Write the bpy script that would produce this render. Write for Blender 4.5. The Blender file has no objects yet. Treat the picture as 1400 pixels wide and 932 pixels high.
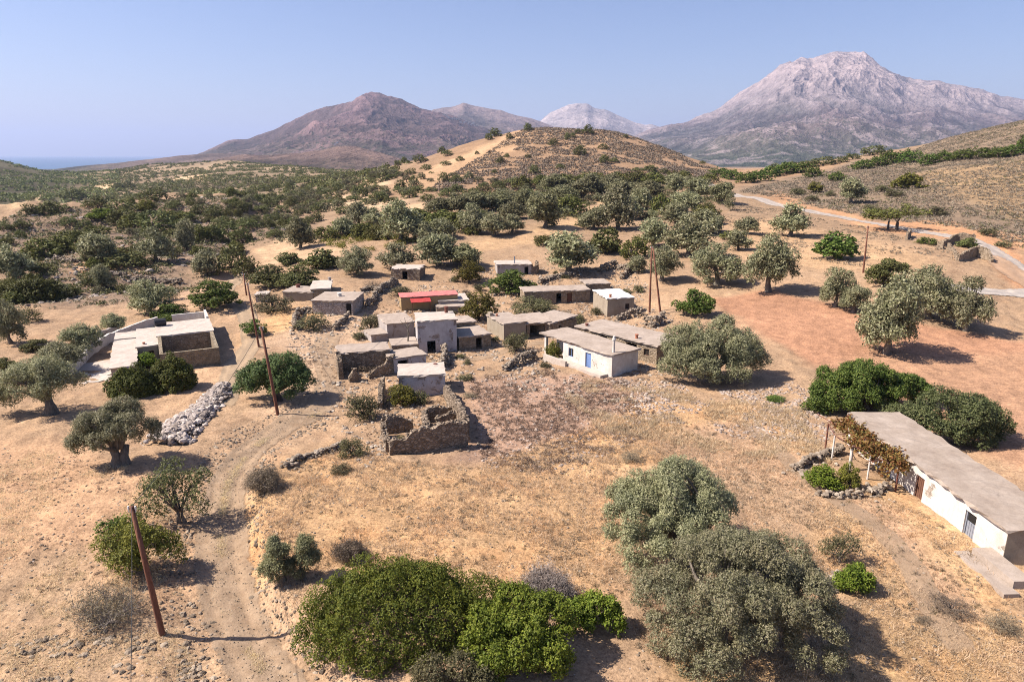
import bpy, math, random
import numpy as np
from mathutils import Vector

sc = bpy.context.scene
C = sc.collection
RNG = np.random.default_rng(7)
R = math.radians
CAMZ, F, PITCH = 25.0, 933.0, R(15.25)
CP, SP = math.cos(PITCH), math.sin(PITCH)

# ------------------------------------------------------------ noise
def _hash(ix, iy, seed):
    h = (ix.astype(np.int64) * 374761393 + iy.astype(np.int64) * 668265263 + seed * 974634777) & 0xFFFFFFFF
    h = ((h ^ (h >> 13)) * 1274126177) & 0xFFFFFFFF
    h = ((h ^ (h >> 16)) * 2246822519) & 0xFFFFFFFF
    return ((h ^ (h >> 15)) & 0xFFFFFF) / float(0xFFFFFF)

def vnoise(x, y, seed=0):
    ix, iy = np.floor(x), np.floor(y)
    fx, fy = x - ix, y - iy
    fx = fx * fx * (3 - 2 * fx); fy = fy * fy * (3 - 2 * fy)
    a = _hash(ix, iy, seed); b = _hash(ix + 1, iy, seed)
    c = _hash(ix, iy + 1, seed); d = _hash(ix + 1, iy + 1, seed)
    return (a * (1 - fx) + b * fx) * (1 - fy) + (c * (1 - fx) + d * fx) * fy

def fbm(x, y, octaves=4, seed=0, gain=0.5):
    s = 0; a = 1; t = 0
    for o in range(octaves):
        ca, sa = math.cos(o * 1.1), math.sin(o * 1.1)
        s = s + a * vnoise((x * ca - y * sa) * 2 ** o + 17 * o, (x * sa + y * ca) * 2 ** o - 9 * o, seed + o)
        t += a; a *= gain
    return s / t

def ridged(x, y, octaves=4, seed=0, gain=0.5):
    s = 0; a = 1; t = 0
    for o in range(octaves):
        ca, sa = math.cos(o * 1.3), math.sin(o * 1.3)
        n = 1 - np.abs(2 * vnoise((x * ca - y * sa) * 2 ** o + 31 * o, (x * sa + y * ca) * 2 ** o, seed + o) - 1)
        s = s + a * n * n; t += a; a *= gain
    return s / t

def sm(a, b, x):
    t = np.clip((x - a) / (b - a), 0, 1)
    return t * t * (3 - 2 * t)

# ------------------------------------------------------------ terrain
def kz(py):                     # slope of the sight line that a row of the photograph looks along
    Y = (466 - py) / F
    return (-SP + Y * CP) / (CP + Y * SP)
def ku(px, py):
    Y = (466 - py) / F
    return ((px - 700) / F) / (CP + Y * SP)

# profiles: column -> list of (distance, row seen there) ; ('z', distance, height) gives a height directly
PROF = {
 -500: [(44, 700), (84, 480), (110, 425), (160, 345), (260, 285), ('z', 420, -12), ('z', 800, -5), ('z', 1150, 75), ('z', 1500, 20), ('z', 2600, -40), ('z', 4000, -110)],
 0:    [(44, 700), (64, 560), (84, 480), (110, 420), (160, 350), (230, 302), (265, 291), ('z', 400, -13), ('z', 600, -12), (800, 262), (950, 240), (1200, 207), ('z', 1500, 0), ('z', 2600, -50), ('z', 4000, -110)],
 110:  [(44, 700), (64, 560), (86, 480), (115, 415), (160, 350), (240, 298), (275, 284), ('z', 400, -12), ('z', 600, -14), (800, 262), (950, 250), (1200, 237), ('z', 1500, -25), ('z', 2600, -50), ('z', 4000, -110)],
 250:  [(44, 700), (65, 560), (90, 471), (122, 401), (160, 350), (240, 301), (330, 270), ('z', 450, -3), ('z', 600, -8), (900, 250), (1150, 236), (1450, 224), ('z', 1900, -25), ('z', 2600, -50), ('z', 4000, -110)],
 340:  [(44, 700), (60, 590), (92, 465), (122, 400), (165, 346), (250, 300), (340, 272), ('z', 430, 0), (650, 255), (1000, 235), (1350, 219), ('z', 1900, -25), ('z', 4000, -40), ('z', 12000, -45)],
 450:  [(44, 700), (58, 602), (80, 500), (100, 446), (125, 384), (180, 331), (250, 301), (420, 262), (650, 243), (1100, 229), ('z', 1500, -15), ('z', 4000, -40), ('z', 12000, -45)],
 580:  [(44, 700), (58, 602), (80, 501), (112, 424), (135, 375), (185, 318), (300, 268), (400, 240), (480, 218), ('z', 560, 20), ('z', 800, -10), ('z', 4000, -40), ('z', 12000, -45)],
 650:  [(44, 700), (58, 602), (80, 501), (112, 424), (138, 372), (188, 312), (310, 265), (400, 232), (500, 192), ('z', 600, 30), ('z', 800, -10), ('z', 4000, -40), ('z', 12000, -45)],
 730:  [(44, 700), (58, 602), (80, 501), (112, 424), (140, 370), (187, 308), (320, 262), (420, 215), (510, 170), ('z', 600, 40), ('z', 800, -10), ('z', 4000, -40), ('z', 12000, -45)],
 830:  [(44, 700), (58, 602), (80, 501), (112, 422), (150, 355), (200, 305), (330, 255), (430, 210), (500, 178), ('z', 600, 40), ('z', 800, -10), ('z', 4000, -40), ('z', 12000, -45)],
 920:  [(44, 700), (58, 602), (80, 500), (112, 410), (155, 340), (220, 290), (340, 250), (430, 226), (500, 212), ('z', 600, 20), ('z', 900, -10), ('z', 4000, -40), ('z', 12000, -45)],
 1000: [(44, 700), (58, 602), (80, 500), (115, 400), (165, 328), (260, 268), (360, 243), (430, 231), ('z', 560, 5), ('z', 900, -15), ('z', 4000, -40), ('z', 12000, -45)],
 1100: [(44, 700), (58, 602), (82, 490), (118, 387), (180, 315), (225, 283), (300, 250), (400, 224), (440, 217), ('z', 600, 5), ('z', 900, -15), ('z', 4000, -40), ('z', 12000, -45)],
 1200: [(44, 700), (58, 602), (84, 482), (122, 372), (195, 304), (255, 262), (330, 232), (400, 213), (450, 199), ('z', 600, 10), ('z', 900, -15), ('z', 4000, -40), ('z', 12000, -45)],
 1300: [(44, 700), (58, 602), (85, 480), (118, 392), (145, 345), (185, 306), (265, 240), (330, 206), (420, 172), ('z', 560, 20), ('z', 900, -10), ('z', 4000, -40), ('z', 12000, -45)],
 1400: [(44, 700), (58, 602), (86, 480), (116, 410), (145, 352), (200, 300), (280, 222), (330, 180), (385, 141), ('z', 480, 40), ('z', 900, 0), ('z', 4000, -40), ('z', 12000, -45)],
 1900: [(44, 700), (58, 602), (86, 480), (116, 410), (145, 352), (200, 300), (280, 222), (330, 170), (400, 110), ('z', 520, 60), ('z', 900, 10), ('z', 4000, -40), ('z', 12000, -45)],
}
LY0, LY1, NLY, NU = math.log(20.0), math.log(13000.0), 520, 260
_ly = np.linspace(LY0, LY1, NLY)
_yy = np.exp(_ly)
_cols, _us = [], []
for px, prof in PROF.items():
    ys, zs = [20.0, 30.0], [0.0, 0.0]
    for p in prof:
        if p[0] == 'z': ys.append(p[1]); zs.append(p[2])
        else: ys.append(p[0]); zs.append(CAMZ + kz(p[1]) * p[0])
    _cols.append(np.interp(_yy, ys, zs)); _us.append((px - 700) / F / CP)
_cols = np.array(_cols)
_ug = np.linspace(_us[0], _us[-1], NU)
TAB = np.stack([np.interp(_ug, _us, _cols[:, j]) for j in range(NLY)], 1)
def _smooth(T, n, axis):
    k = np.hanning(2 * n + 3)[1:-1]; k /= k.sum()
    Tp = np.pad(T, [(n, n) if a == axis else (0, 0) for a in range(2)], mode='edge')
    return np.apply_along_axis(lambda v: np.convolve(v, k, 'valid'), axis, Tp)
TAB = _smooth(_smooth(TAB, 3, 0), 4, 1)

def track_px(pts):              # dirt track given on flat ground first
    return [(ku(a, b) * (-CAMZ / kz(b)), -CAMZ / kz(b)) for a, b in pts]
TRACK_PX = [(410, 1000), (368, 932), (335, 880), (312, 820), (303, 760), (303, 705), (312, 660), (338, 615), (385, 580), (440, 560)]
TRACK = np.array(track_px(TRACK_PX))

def seg_dist(x, y, P):          # signed distance to a polyline (positive on its right)
    best = np.full(np.shape(x), 1e9); side = np.zeros(np.shape(x))
    for (ax, ay), (bx, by) in zip(P[:-1], P[1:]):
        dx, dy = bx - ax, by - ay
        t = np.clip(((x - ax) * dx + (y - ay) * dy) / (dx * dx + dy * dy), 0, 1)
        qx, qy = x - (ax + t * dx), y - (ay + t * dy)
        d = np.hypot(qx, qy); s = np.where(dy * qx - dx * qy > 0, 1, -1)
        m = d < best
        best = np.where(m, d, best); side = np.where(m, s, side)
    return best * side

def H(x, y):
    x = np.asarray(x, float); y = np.asarray(y, float)
    yc = np.maximum(y, 20.5)
    fu = np.clip((x / yc - _ug[0]) / (_ug[-1] - _ug[0]) * (NU - 1), 0, NU - 1.001)
    fl = np.clip((np.log(yc) - LY0) / (LY1 - LY0) * (NLY - 1), 0, NLY - 1.001)
    iu, il = fu.astype(int), fl.astype(int); a, b = fu - iu, fl - il
    z = (TAB[iu, il] * (1 - a) + TAB[iu + 1, il] * a) * (1 - b) + (TAB[iu, il + 1] * (1 - a) + TAB[iu + 1, il + 1] * a) * b
    far = sm(120, 320, y)
    left = sm(-0.28, -0.42, x / yc) * sm(98, 140, y) * (1 - sm(330, 420, y))
    z = z + (fbm(x / 26, y / 26, 3, 1) - .5) * (0.35 + 2.2 * far + 7.0 * left)
    z = z - left * 2.4 * (ridged(x / 34, y / 34, 3, 15) - .45)
    uu = x / yc; kn = sm(-.66, -.56, uu) * (1 - sm(-.40, -.33, uu)); z = z + kn * (3.2 + 3 * (vnoise(x / 40, y / 60, 33) - .3)) * np.exp(-((y - 285 - 12 * (vnoise(x / 30, y * 0, 34) - .5)) / 26) ** 2)
    z = z + (fbm(x / 120, y / 120, 3, 5) - .5) * 9 * sm(450, 900, y)
    z = z + (fbm(x / 5.5, y / 5.5, 3, 2) - .5) * (0.55 + 1.0 * left)
    z = z + (fbm(x / 1.1, y / 1.1, 4, 3) - .5) * 0.36 * (1 - sm(150, 300, y))
    n = y < 75
    if np.any(n):
        d = seg_dist(x, y, TRACK)
        w = 1.15 * (1 - sm(43, 62, y)) * n
        z = z + w * sm(1.5, 3.1, d + (vnoise(x / 2, y / 2, 9) - .5) * 1.2) * (1 - sm(9, 28, d))
        z = z + (0.35 * sm(2.0, 5.0, -d) * (1 - sm(8, 20, -d)) - .12 * np.exp(-(d / 1.6) ** 2) - .09 * np.exp(-((np.abs(d) - .78) / .24) ** 2)) * (1 - sm(50, 70, y)) * n
    return z

_at = {}
def at(px, py):
    key = (px, py)
    if key in _at: return _at[key].copy()
    k, u = kz(py), ku(px, py)
    lo, hi = 17.0, 12500.0
    for n in (420, 24, 12):
        ry = np.exp(np.linspace(math.log(lo), math.log(hi), n))
        hit = np.nonzero(CAMZ + k * ry < H(u * ry, ry))[0]
        i = hit[0] if len(hit) else n - 1
        lo, hi = ry[max(i - 1, 0)], ry[i]
    for _ in range(4):
        m = (lo + hi) / 2
        if CAMZ + k * m < float(H(np.array([u * m]), np.array([m]))[0]): hi = m
        else: lo = m
    _at[key] = Vector((u * hi, hi, CAMZ + k * hi))
    return _at[key].copy()
def mpp(p):                     # metres per photo pixel at a point
    return (p.y * CP + (CAMZ - p.z) * SP) / F
def gz(x, y): return float(H(np.array([x]), np.array([y]))[0])

def inpoly(x, y, P):
    r = np.zeros(np.shape(x), bool); n = len(P)
    for i in range(n):
        (ax, ay), (bx, by) = P[i], P[(i + 1) % n]
        c = ((ay > y) != (by > y)) & (x < (bx - ax) * (y - ay) / ((by - ay) or 1e-9) + ax)
        r ^= c
    return r
def world_poly(pts, ymax=None):
    out = []
    for a, b in pts:
        p = at(a, b); x, y = p.x, p.y
        if ymax and y > ymax: x, y = x * ymax / y, ymax
        out.append((x, y))
    return np.array(out)
def soft(x, y, P, w):           # 1 inside a polygon, fading over w metres across its edge
    ins = inpoly(x, y, P)
    d = np.abs(seg_dist(x, y, np.vstack([P, P[:1]])))
    return sm(-w, w, np.where(ins, d, -d))
def scatter(pts, n, rng, ymax=None):
    P = pts if isinstance(pts, np.ndarray) else world_poly(pts, ymax); lo, hi = P.min(0), P.max(0)
    out = []
    while sum(map(len, out)) < n:
        q = rng.uniform(lo, hi, (n * 3, 2)); q = q[inpoly(q[:, 0], q[:, 1], P)]; out.append(q)
        if len(out) > 40: break
    q = np.vstack(out)[:n]
    return np.column_stack([q, H(q[:, 0], q[:, 1])])

# ------------------------------------------------------------ nodes / materials
class NT:
    def __init__(s, name):
        s.m = bpy.data.materials.new(name); s.m.use_nodes = True
        s.t = s.m.node_tree; s.t.nodes.clear()
        s.out = s.n('ShaderNodeOutputMaterial')
    def n(s, typ, **kw):
        nd = s.t.nodes.new(typ)
        for k, v in kw.items():
            if hasattr(nd, k): setattr(nd, k, v)
        return nd
    def l(s, a, b): s.t.links.new(a, b)
    def coord(s, which='Object'):
        return s.n('ShaderNodeTexCoord').outputs[which]
    def pos(s): return s.n('ShaderNodeNewGeometry').outputs['Position']
    def mapv(s, vec, scale):
        m = s.n('ShaderNodeMapping'); s.l(vec, m.inputs[0]); m.inputs['Scale'].default_value = scale; return m.outputs[0]
    def noise(s, vec, scale, detail=4, rough=.55, dist=0):
        nd = s.n('ShaderNodeTexNoise'); s.l(vec, nd.inputs['Vector'])
        nd.inputs['Scale'].default_value = scale; nd.inputs['Detail'].default_value = detail
        nd.inputs['Roughness'].default_value = rough; nd.inputs['Distortion'].default_value = dist
        return nd.outputs['Fac']
    def vor(s, vec, scale, feature='F1', out='Distance'):
        nd = s.n('ShaderNodeTexVoronoi', feature=feature); s.l(vec, nd.inputs['Vector']); nd.inputs['Scale'].default_value = scale
        return nd.outputs[out]
    def ramp(s, f, stops, interp='LINEAR'):
        nd = s.n('ShaderNodeValToRGB'); s.l(f, nd.inputs[0]); cr = nd.color_ramp; cr.interpolation = interp
        while len(cr.elements) < len(stops): cr.elements.new(0.5)
        for e, (p, c) in zip(cr.elements, stops):
            e.position = p; e.color = (c, c, c, 1) if isinstance(c, (int, float)) else (*c, 1)
        return nd.outputs[0]
    def mix(s, f, a, b, mode='MIX'):
        nd = s.n('ShaderNodeMix', data_type='RGBA', blend_type=mode)
        for sock, v in ((nd.inputs[0], f), (nd.inputs[6], a), (nd.inputs[7], b)):
            if isinstance(v, (int, float)): sock.default_value = v
            elif isinstance(v, tuple): sock.default_value = (*v, 1)
            else: s.l(v, sock)
        return nd.outputs[2]
    def math(s, op, a, b=0.0, clamp=False):
        nd = s.n('ShaderNodeMath', operation=op, use_clamp=clamp)
        for sock, v in ((nd.inputs[0], a), (nd.inputs[1], b)):
            if isinstance(v, (int, float)): sock.default_value = v
            else: s.l(v, sock)
        return nd.outputs[0]
    def bump(s, h, strength, dist, prev=None):
        nd = s.n('ShaderNodeBump'); s.l(h, nd.inputs['Height'])
        nd.inputs['Strength'].default_value = strength; nd.inputs['Distance'].default_value = dist
        if prev is not None: s.l(prev, nd.inputs['Normal'])
        return nd.outputs[0]
    def bsdf(s, col, rough=.9, normal=None, metal=0, spec=.2):
        b = s.n('ShaderNodeBsdfPrincipled')
        if isinstance(col, tuple): b.inputs['Base Color'].default_value = (*col, 1)
        else: s.l(col, b.inputs['Base Color'])
        b.inputs['Roughness'].default_value = rough; b.inputs['Metallic'].default_value = metal
        b.inputs['Specular IOR Level'].default_value = spec
        if normal is not None: s.l(normal, b.inputs['Normal'])
        return b.outputs[0]
    def done(s, sh): s.l(sh, s.out.inputs[0]); return s.m

MATS = {}
def cached(fn):
    def w(*a):
        k = (fn.__name__,) + a
        if k not in MATS: MATS[k] = fn(*a)
        return MATS[k]
    return w

@cached
def leaf_mat(name, c1, c2, c3, trans):
    t = NT(name)
    g = t.n('ShaderNodeNewGeometry'); oi = t.n('ShaderNodeObjectInfo')
    col = t.ramp(g.outputs['Random Per Island'], [(0, c1), (.5, c2), (1, c3)])
    tp = t.n('ShaderNodeNewGeometry').outputs['Position']; n = t.noise(tp, .55, 3); n2 = t.noise(tp, 2.1, 3)
    col = t.mix(.6, col, t.ramp(n, [(.3, (.66, .70, .66)), (.7, (1.3, 1.22, 1.1))]), 'MULTIPLY')
    col = t.mix(.55, col, t.ramp(n2, [(.32, (.6, .62, .6)), (.68, (1.35, 1.28, 1.15))]), 'MULTIPLY')
    hv = t.n('ShaderNodeHueSaturation'); t.l(col, hv.inputs['Color'])
    t.l(t.math('ADD', t.math('MULTIPLY', oi.outputs['Random'], .035), .482), hv.inputs['Hue'])
    t.l(t.math('ADD', t.math('MULTIPLY', oi.outputs['Random'], .4), .8), hv.inputs['Value'])
    col = hv.outputs[0]
    d = t.bsdf(col, .62, spec=.25)
    tr = t.n('ShaderNodeBsdfTranslucent'); t.l(col, tr.inputs[0])
    mx = t.n('ShaderNodeMixShader'); mx.inputs[0].default_value = trans
    t.l(d, mx.inputs[1]); t.l(tr.outputs[0], mx.inputs[2])
    return t.done(mx.outputs[0])

@cached
def bark_mat(name, c1, c2):
    t = NT(name); v = t.coord()
    n = t.noise(t.mapv(v, (1, 1, .25)), 9, 5)
    return t.done(t.bsdf(t.ramp(n, [(.3, c1), (.7, c2)]), .9, t.bump(n, .8, .06)))

@cached
def stone_mat(name, c1, c2, c3, scale, mortar):
    t = NT(name); v = t.coord()
    w = t.n('ShaderNodeVectorMath', operation='ADD'); t.l(v, w.inputs[0])
    nn = t.n('ShaderNodeTexNoise'); t.l(v, nn.inputs['Vector']); nn.inputs['Scale'].default_value = 2.2
    sc_ = t.n('ShaderNodeVectorMath', operation='SCALE'); t.l(nn.outputs['Color'], sc_.inputs[0]); sc_.inputs['Scale'].default_value = .22
    t.l(sc_.outputs[0], w.inputs[1]); v2 = t.mapv(w.outputs[0], (1, 1, 1.5))
    vc = t.n('ShaderNodeTexVoronoi'); t.l(v2, vc.inputs['Vector']); vc.inputs['Scale'].default_value = scale
    sep = t.n('ShaderNodeSeparateColor'); t.l(vc.outputs['Color'], sep.inputs[0])
    col = t.ramp(sep.outputs[0], [(0, c1), (.5, c2), (1, c3)])
    edge = t.vor(v2, scale, 'DISTANCE_TO_EDGE')
    em = t.ramp(edge, [(.02, 1), (.10, 0)])
    col = t.mix(em, col, mortar)
    big = t.noise(v, .8, 4)
    col = t.mix(.55, col, t.ramp(big, [(.3, (.6, .58, .56)), (.7, (1.25, 1.2, 1.15))]), 'MULTIPLY')
    fine = t.noise(v, 18, 3)
    h = t.math('ADD', t.ramp(edge, [(0, 0), (.2, 1)]), t.math('MULTIPLY', fine, .5))
    return t.done(t.bsdf(col, .95, t.bump(h, .9, .06)))

@cached
def plaster_mat(name, base, stain, under, patch):
    t = NT(name); v = t.coord()
    n1 = t.noise(v, .9, 5, .65); n2 = t.noise(t.mapv(v, (3, 3, .5)), 1.3, 4, .6); n3 = t.noise(v, 14, 4)
    col = t.mix(t.ramp(n1, [(.38, 0), (.68, 1)]), base, stain)
    col = t.mix(t.ramp(n2, [(.5, 0), (.75, .75)]), col, stain)
    vv = t.vor(v, 4.5, 'F1', 'Color'); sp = t.n('ShaderNodeSeparateColor'); t.l(vv, sp.inputs[0])
    un = t.mix(sp.outputs[0], under, tuple(min(1, c * 1.6) for c in under))
    pm = t.ramp(t.noise(v, .75, 6, .7, .3), [(patch, 0), (patch + .03, 1)])
    col = t.mix(pm, col, un)
    col = t.mix(.35, col, t.ramp(n3, [(.3, .65), (.7, 1.2)]), 'MULTIPLY')
    h = t.math('ADD', t.math('MULTIPLY', n3, .5), t.math('MULTIPLY', pm, -1.0))
    return t.done(t.bsdf(col, .92, t.bump(h, .6, .035)))

@cached
def concrete_mat(name, c1, c2, c3):
    t = NT(name); v = t.coord()
    n1 = t.noise(v, .45, 6, .62); n2 = t.noise(v, 3.2, 5, .65); n3 = t.noise(v, 22, 3)
    col = t.ramp(n1, [(.3, c1), (.52, c2), (.72, c3)])
    col = t.mix(.42, col, t.ramp(n2, [(.3, .66), (.68, 1.18)]), 'MULTIPLY')
    wv = t.n('ShaderNodeVectorMath', operation='ADD'); t.l(v, wv.inputs[0]); wn = t.n('ShaderNodeTexNoise'); t.l(v, wn.inputs['Vector']); wn.inputs['Scale'].default_value = 1.1; wn.inputs['Detail'].default_value = 5; t.l(wn.outputs['Color'], wv.inputs[1])
    crack = t.ramp(t.vor(wv.outputs[0], .3, 'DISTANCE_TO_EDGE'), [(.003, .62), (.012, 1)])
    col = t.mix(t.ramp(n1, [(.45, 0), (.6, .6)]), col, t.mix(1, col, crack, 'MULTIPLY'), 'MIX')
    col = t.mix(.35, col, t.ramp(n3, [(.3, .7), (.7, 1.2)]), 'MULTIPLY')
    return t.done(t.bsdf(col, .93, t.bump(t.math('ADD', n2, t.math('MULTIPLY', n3, .3)), .5, .04)))

@cached
def plain_mat(name, c, rough, metal, wear):
    t = NT(name); v = t.coord(); n = t.noise(v, 6, 5, .65)
    col = t.mix(.8, c, t.ramp(n, [(.3, 1 - wear), (.7, 1 + wear)]), 'MULTIPLY')
    return t.done(t.bsdf(col, rough, t.bump(n, .25, .01), metal))

@cached
def rock_mat(name, c1, c2, c3):
    t = NT(name); g = t.n('ShaderNodeNewGeometry')
    col = t.ramp(g.outputs['Random Per Island'], [(0, c1), (.5, c2), (1, c3)])
    n = t.noise(t.coord(), 7, 4)
    col = t.mix(.6, col, t.ramp(n, [(.3, .65), (.7, 1.25)]), 'MULTIPLY')
    return t.done(t.bsdf(col, .95, t.bump(n, .6, .04)))

# ------------------------------------------------------------ mesh helpers
ORG = {}
def np_mesh(name, V, Fc, mats, fmat=None, smooth=False):
    me = bpy.data.meshes.new(name)
    V = np.ascontiguousarray(V, np.float32); Fc = np.ascontiguousarray(Fc, np.int32)
    k = Fc.shape[1]
    me.vertices.add(len(V)); me.vertices.foreach_set('co', V.ravel())
    me.loops.add(Fc.size); me.loops.foreach_set('vertex_index', Fc.ravel())
    me.polygons.add(len(Fc)); me.polygons.foreach_set('loop_start', np.arange(0, Fc.size, k, dtype=np.int32))
    if fmat is not None: me.polygons.foreach_set('material_index', np.asarray(fmat, np.int32))
    me.polygons.foreach_set('use_smooth', np.full(len(Fc), smooth))
    for m in (mats if isinstance(mats, (list, tuple)) else [mats]): me.materials.append(m)
    me.update(calc_edges=True)
    return me
def link(name, me, parent=None, loc=None):
    o = bpy.data.objects.new(name, me); C.objects.link(o)
    if parent is not None: o.parent = parent
    if loc is not None: o.location = loc
    return o
def tag(o, label=None, cat=None, group=None, kind=None):
    if label: o['label'] = label
    if cat: o['category'] = cat
    if group: o['group'] = group
    if kind: o['kind'] = kind
    return o
def thing(name, label, cat, loc, group=None):
    o = link(name, None, None, loc); o.empty_display_size = .3
    ORG[o.name] = Vector(loc)
    return tag(o, label, cat, group)

class MB:
    def __init__(s): s.v = []; s.f = []
    def vert(s, p): s.v.append(tuple(p)); return len(s.v) - 1
    def quadbox(s, lo, hi):     # lo, hi: four points each, in the same turning order
        b = len(s.v); s.v += [tuple(p) for p in lo] + [tuple(p) for p in hi]
        s.f += [(b + 3, b + 2, b + 1, b), (b + 4, b + 5, b + 6, b + 7)]
        for i in range(4):
            j = (i + 1) % 4; s.f.append((b + i, b + j, b + 4 + j, b + 4 + i))
    def box(s, c, d, rz=0):
        ca, sa = math.cos(rz), math.sin(rz)
        q = [(-1, -1), (1, -1), (1, 1), (-1, 1)]
        f = lambda a, b, z: (c[0] + a * d[0] / 2 * ca - b * d[1] / 2 * sa, c[1] + a * d[0] / 2 * sa + b * d[1] / 2 * ca, z)
        s.quadbox([f(a, b, c[2] - d[2] / 2) for a, b in q], [f(a, b, c[2] + d[2] / 2) for a, b in q])
    def tube(s, pts, rad, n=7, cap=True):
        pts = [Vector(p) for p in pts]; rings = []
        for i, p in enumerate(pts):
            t = (pts[min(i + 1, len(pts) - 1)] - pts[max(i - 1, 0)]).normalized()
            a = t.cross(Vector((.31, .95, .05))).normalized(); b = t.cross(a)
            r = rad[i] if isinstance(rad, (list, tuple)) else rad
            base = len(s.v)
            for k in range(n):
                th = 2 * math.pi * k / n
                s.v.append(tuple(p + a * (r * math.cos(th)) + b * (r * math.sin(th))))
            rings.append(base)
        for b0, b1 in zip(rings[:-1], rings[1:]):
            for k in range(n):
                j = (k + 1) % n; s.f.append((b0 + k, b0 + j, b1 + j, b1 + k))
        if cap:
            s.f.append(tuple(rings[0] + k for k in reversed(range(n)))); s.f.append(tuple(rings[-1] + k for k in range(n)))
    def addnp(s, V, Fc):
        b = len(s.v); s.v += [tuple(p) for p in V]; s.f += [tuple(int(i) + b for i in q) for q in Fc]
    def mesh(s, name, mat, org=Vector((0, 0, 0)), smooth=False):
        me = bpy.data.meshes.new(name)
        me.from_pydata([(p[0] - org[0], p[1] - org[1], p[2] - org[2]) for p in s.v], [], s.f)
        for m in (mat if isinstance(mat, (list, tuple)) else [mat]): me.materials.append(m)
        if smooth: me.polygons.foreach_set('use_smooth', np.full(len(me.polygons), True))
        me.update(); return me
    def build(s, name, mat, parent, label=None, smooth=False):
        r = parent
        while r.parent: r = r.parent
        o = link(name, s.mesh(name, mat, ORG[r.name], smooth), parent)
        if label: o['label'] = label
        return o
    def top(s, name, mat, label, cat, group=None, kind=None, smooth=False):
        a = np.array(s.v); org = Vector((float(a[:, 0].mean()), float(a[:, 1].mean()), float(a[:, 2].min())))
        o = link(name, s.mesh(name, mat, org, smooth), None, org); ORG[o.name] = org
        return tag(o, label, cat, group, kind)

_t = (1 + 5 ** .5) / 2
ICO_V = np.array([(-1, _t, 0), (1, _t, 0), (-1, -_t, 0), (1, -_t, 0), (0, -1, _t), (0, 1, _t), (0, -1, -_t), (0, 1, -_t), (_t, 0, -1), (_t, 0, 1), (-_t, 0, -1), (-_t, 0, 1)]) / 1.9
ICO_F = np.array([(0, 11, 5), (0, 5, 1), (0, 1, 7), (0, 7, 10), (0, 10, 11), (1, 5, 9), (5, 11, 4), (11, 10, 2), (10, 7, 6), (7, 1, 8), (3, 9, 4), (3, 4, 2), (3, 2, 6), (3, 6, 8), (3, 8, 9), (4, 9, 5), (2, 4, 11), (6, 2, 10), (8, 6, 7), (9, 8, 1)])
def rand_rot(n, rng):
    q = rng.normal(size=(n, 4)); q /= np.linalg.norm(q, axis=1)[:, None]; w, x, y, z = q.T
    return np.stack([np.stack([1 - 2 * (y * y + z * z), 2 * (x * y - z * w), 2 * (x * z + y * w)], 1), np.stack([2 * (x * y + z * w), 1 - 2 * (x * x + z * z), 2 * (y * z - x * w)], 1), np.stack([2 * (x * z - y * w), 2 * (y * z + x * w), 1 - 2 * (x * x + y * y)], 1)], 1)
def stones_np(P, S, rng, flat=.7):
    n = len(P)
    V = ICO_V[None] * rng.uniform(.72, 1.2, (n, 12, 1)) * rng.uniform(.65, 1.2, (n, 1, 3))
    V = np.einsum('nij,nkj->nki', rand_rot(n, rng), V) * np.array([1, 1, flat])
    V = V * np.asarray(S)[:, None, None] + np.asarray(P)[:, None, :]
    Fc = ICO_F[None] + (np.arange(n) * 12)[:, None, None]
    return V.reshape(-1, 3), Fc.reshape(-1, 3)
def quads_np(P, N, L, W, rng):  # leaf-like faces at P, facing N
    n = len(P)
    N = N / (np.linalg.norm(N, axis=1)[:, None] + 1e-9)
    T = np.cross(N, rng.normal(size=(n, 3))); T /= (np.linalg.norm(T, axis=1)[:, None] + 1e-9)
    B = np.cross(N, T); L = np.broadcast_to(L, n)[:, None]; W = np.broadcast_to(W, n)[:, None]
    V = np.stack([P - T * L / 2, P + B * W / 2 - T * L * .08, P + T * L / 2, P - B * W / 2 - T * L * .08], 1)
    return V.reshape(-1, 3), np.arange(n * 4).reshape(-1, 4)
def dirs(n, rng, up=-1.0):
    d = rng.normal(size=(n, 3)); d /= np.linalg.norm(d, axis=1)[:, None]
    d[:, 2] = np.where(d[:, 2] < up, -d[:, 2], d[:, 2]); return d
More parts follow.
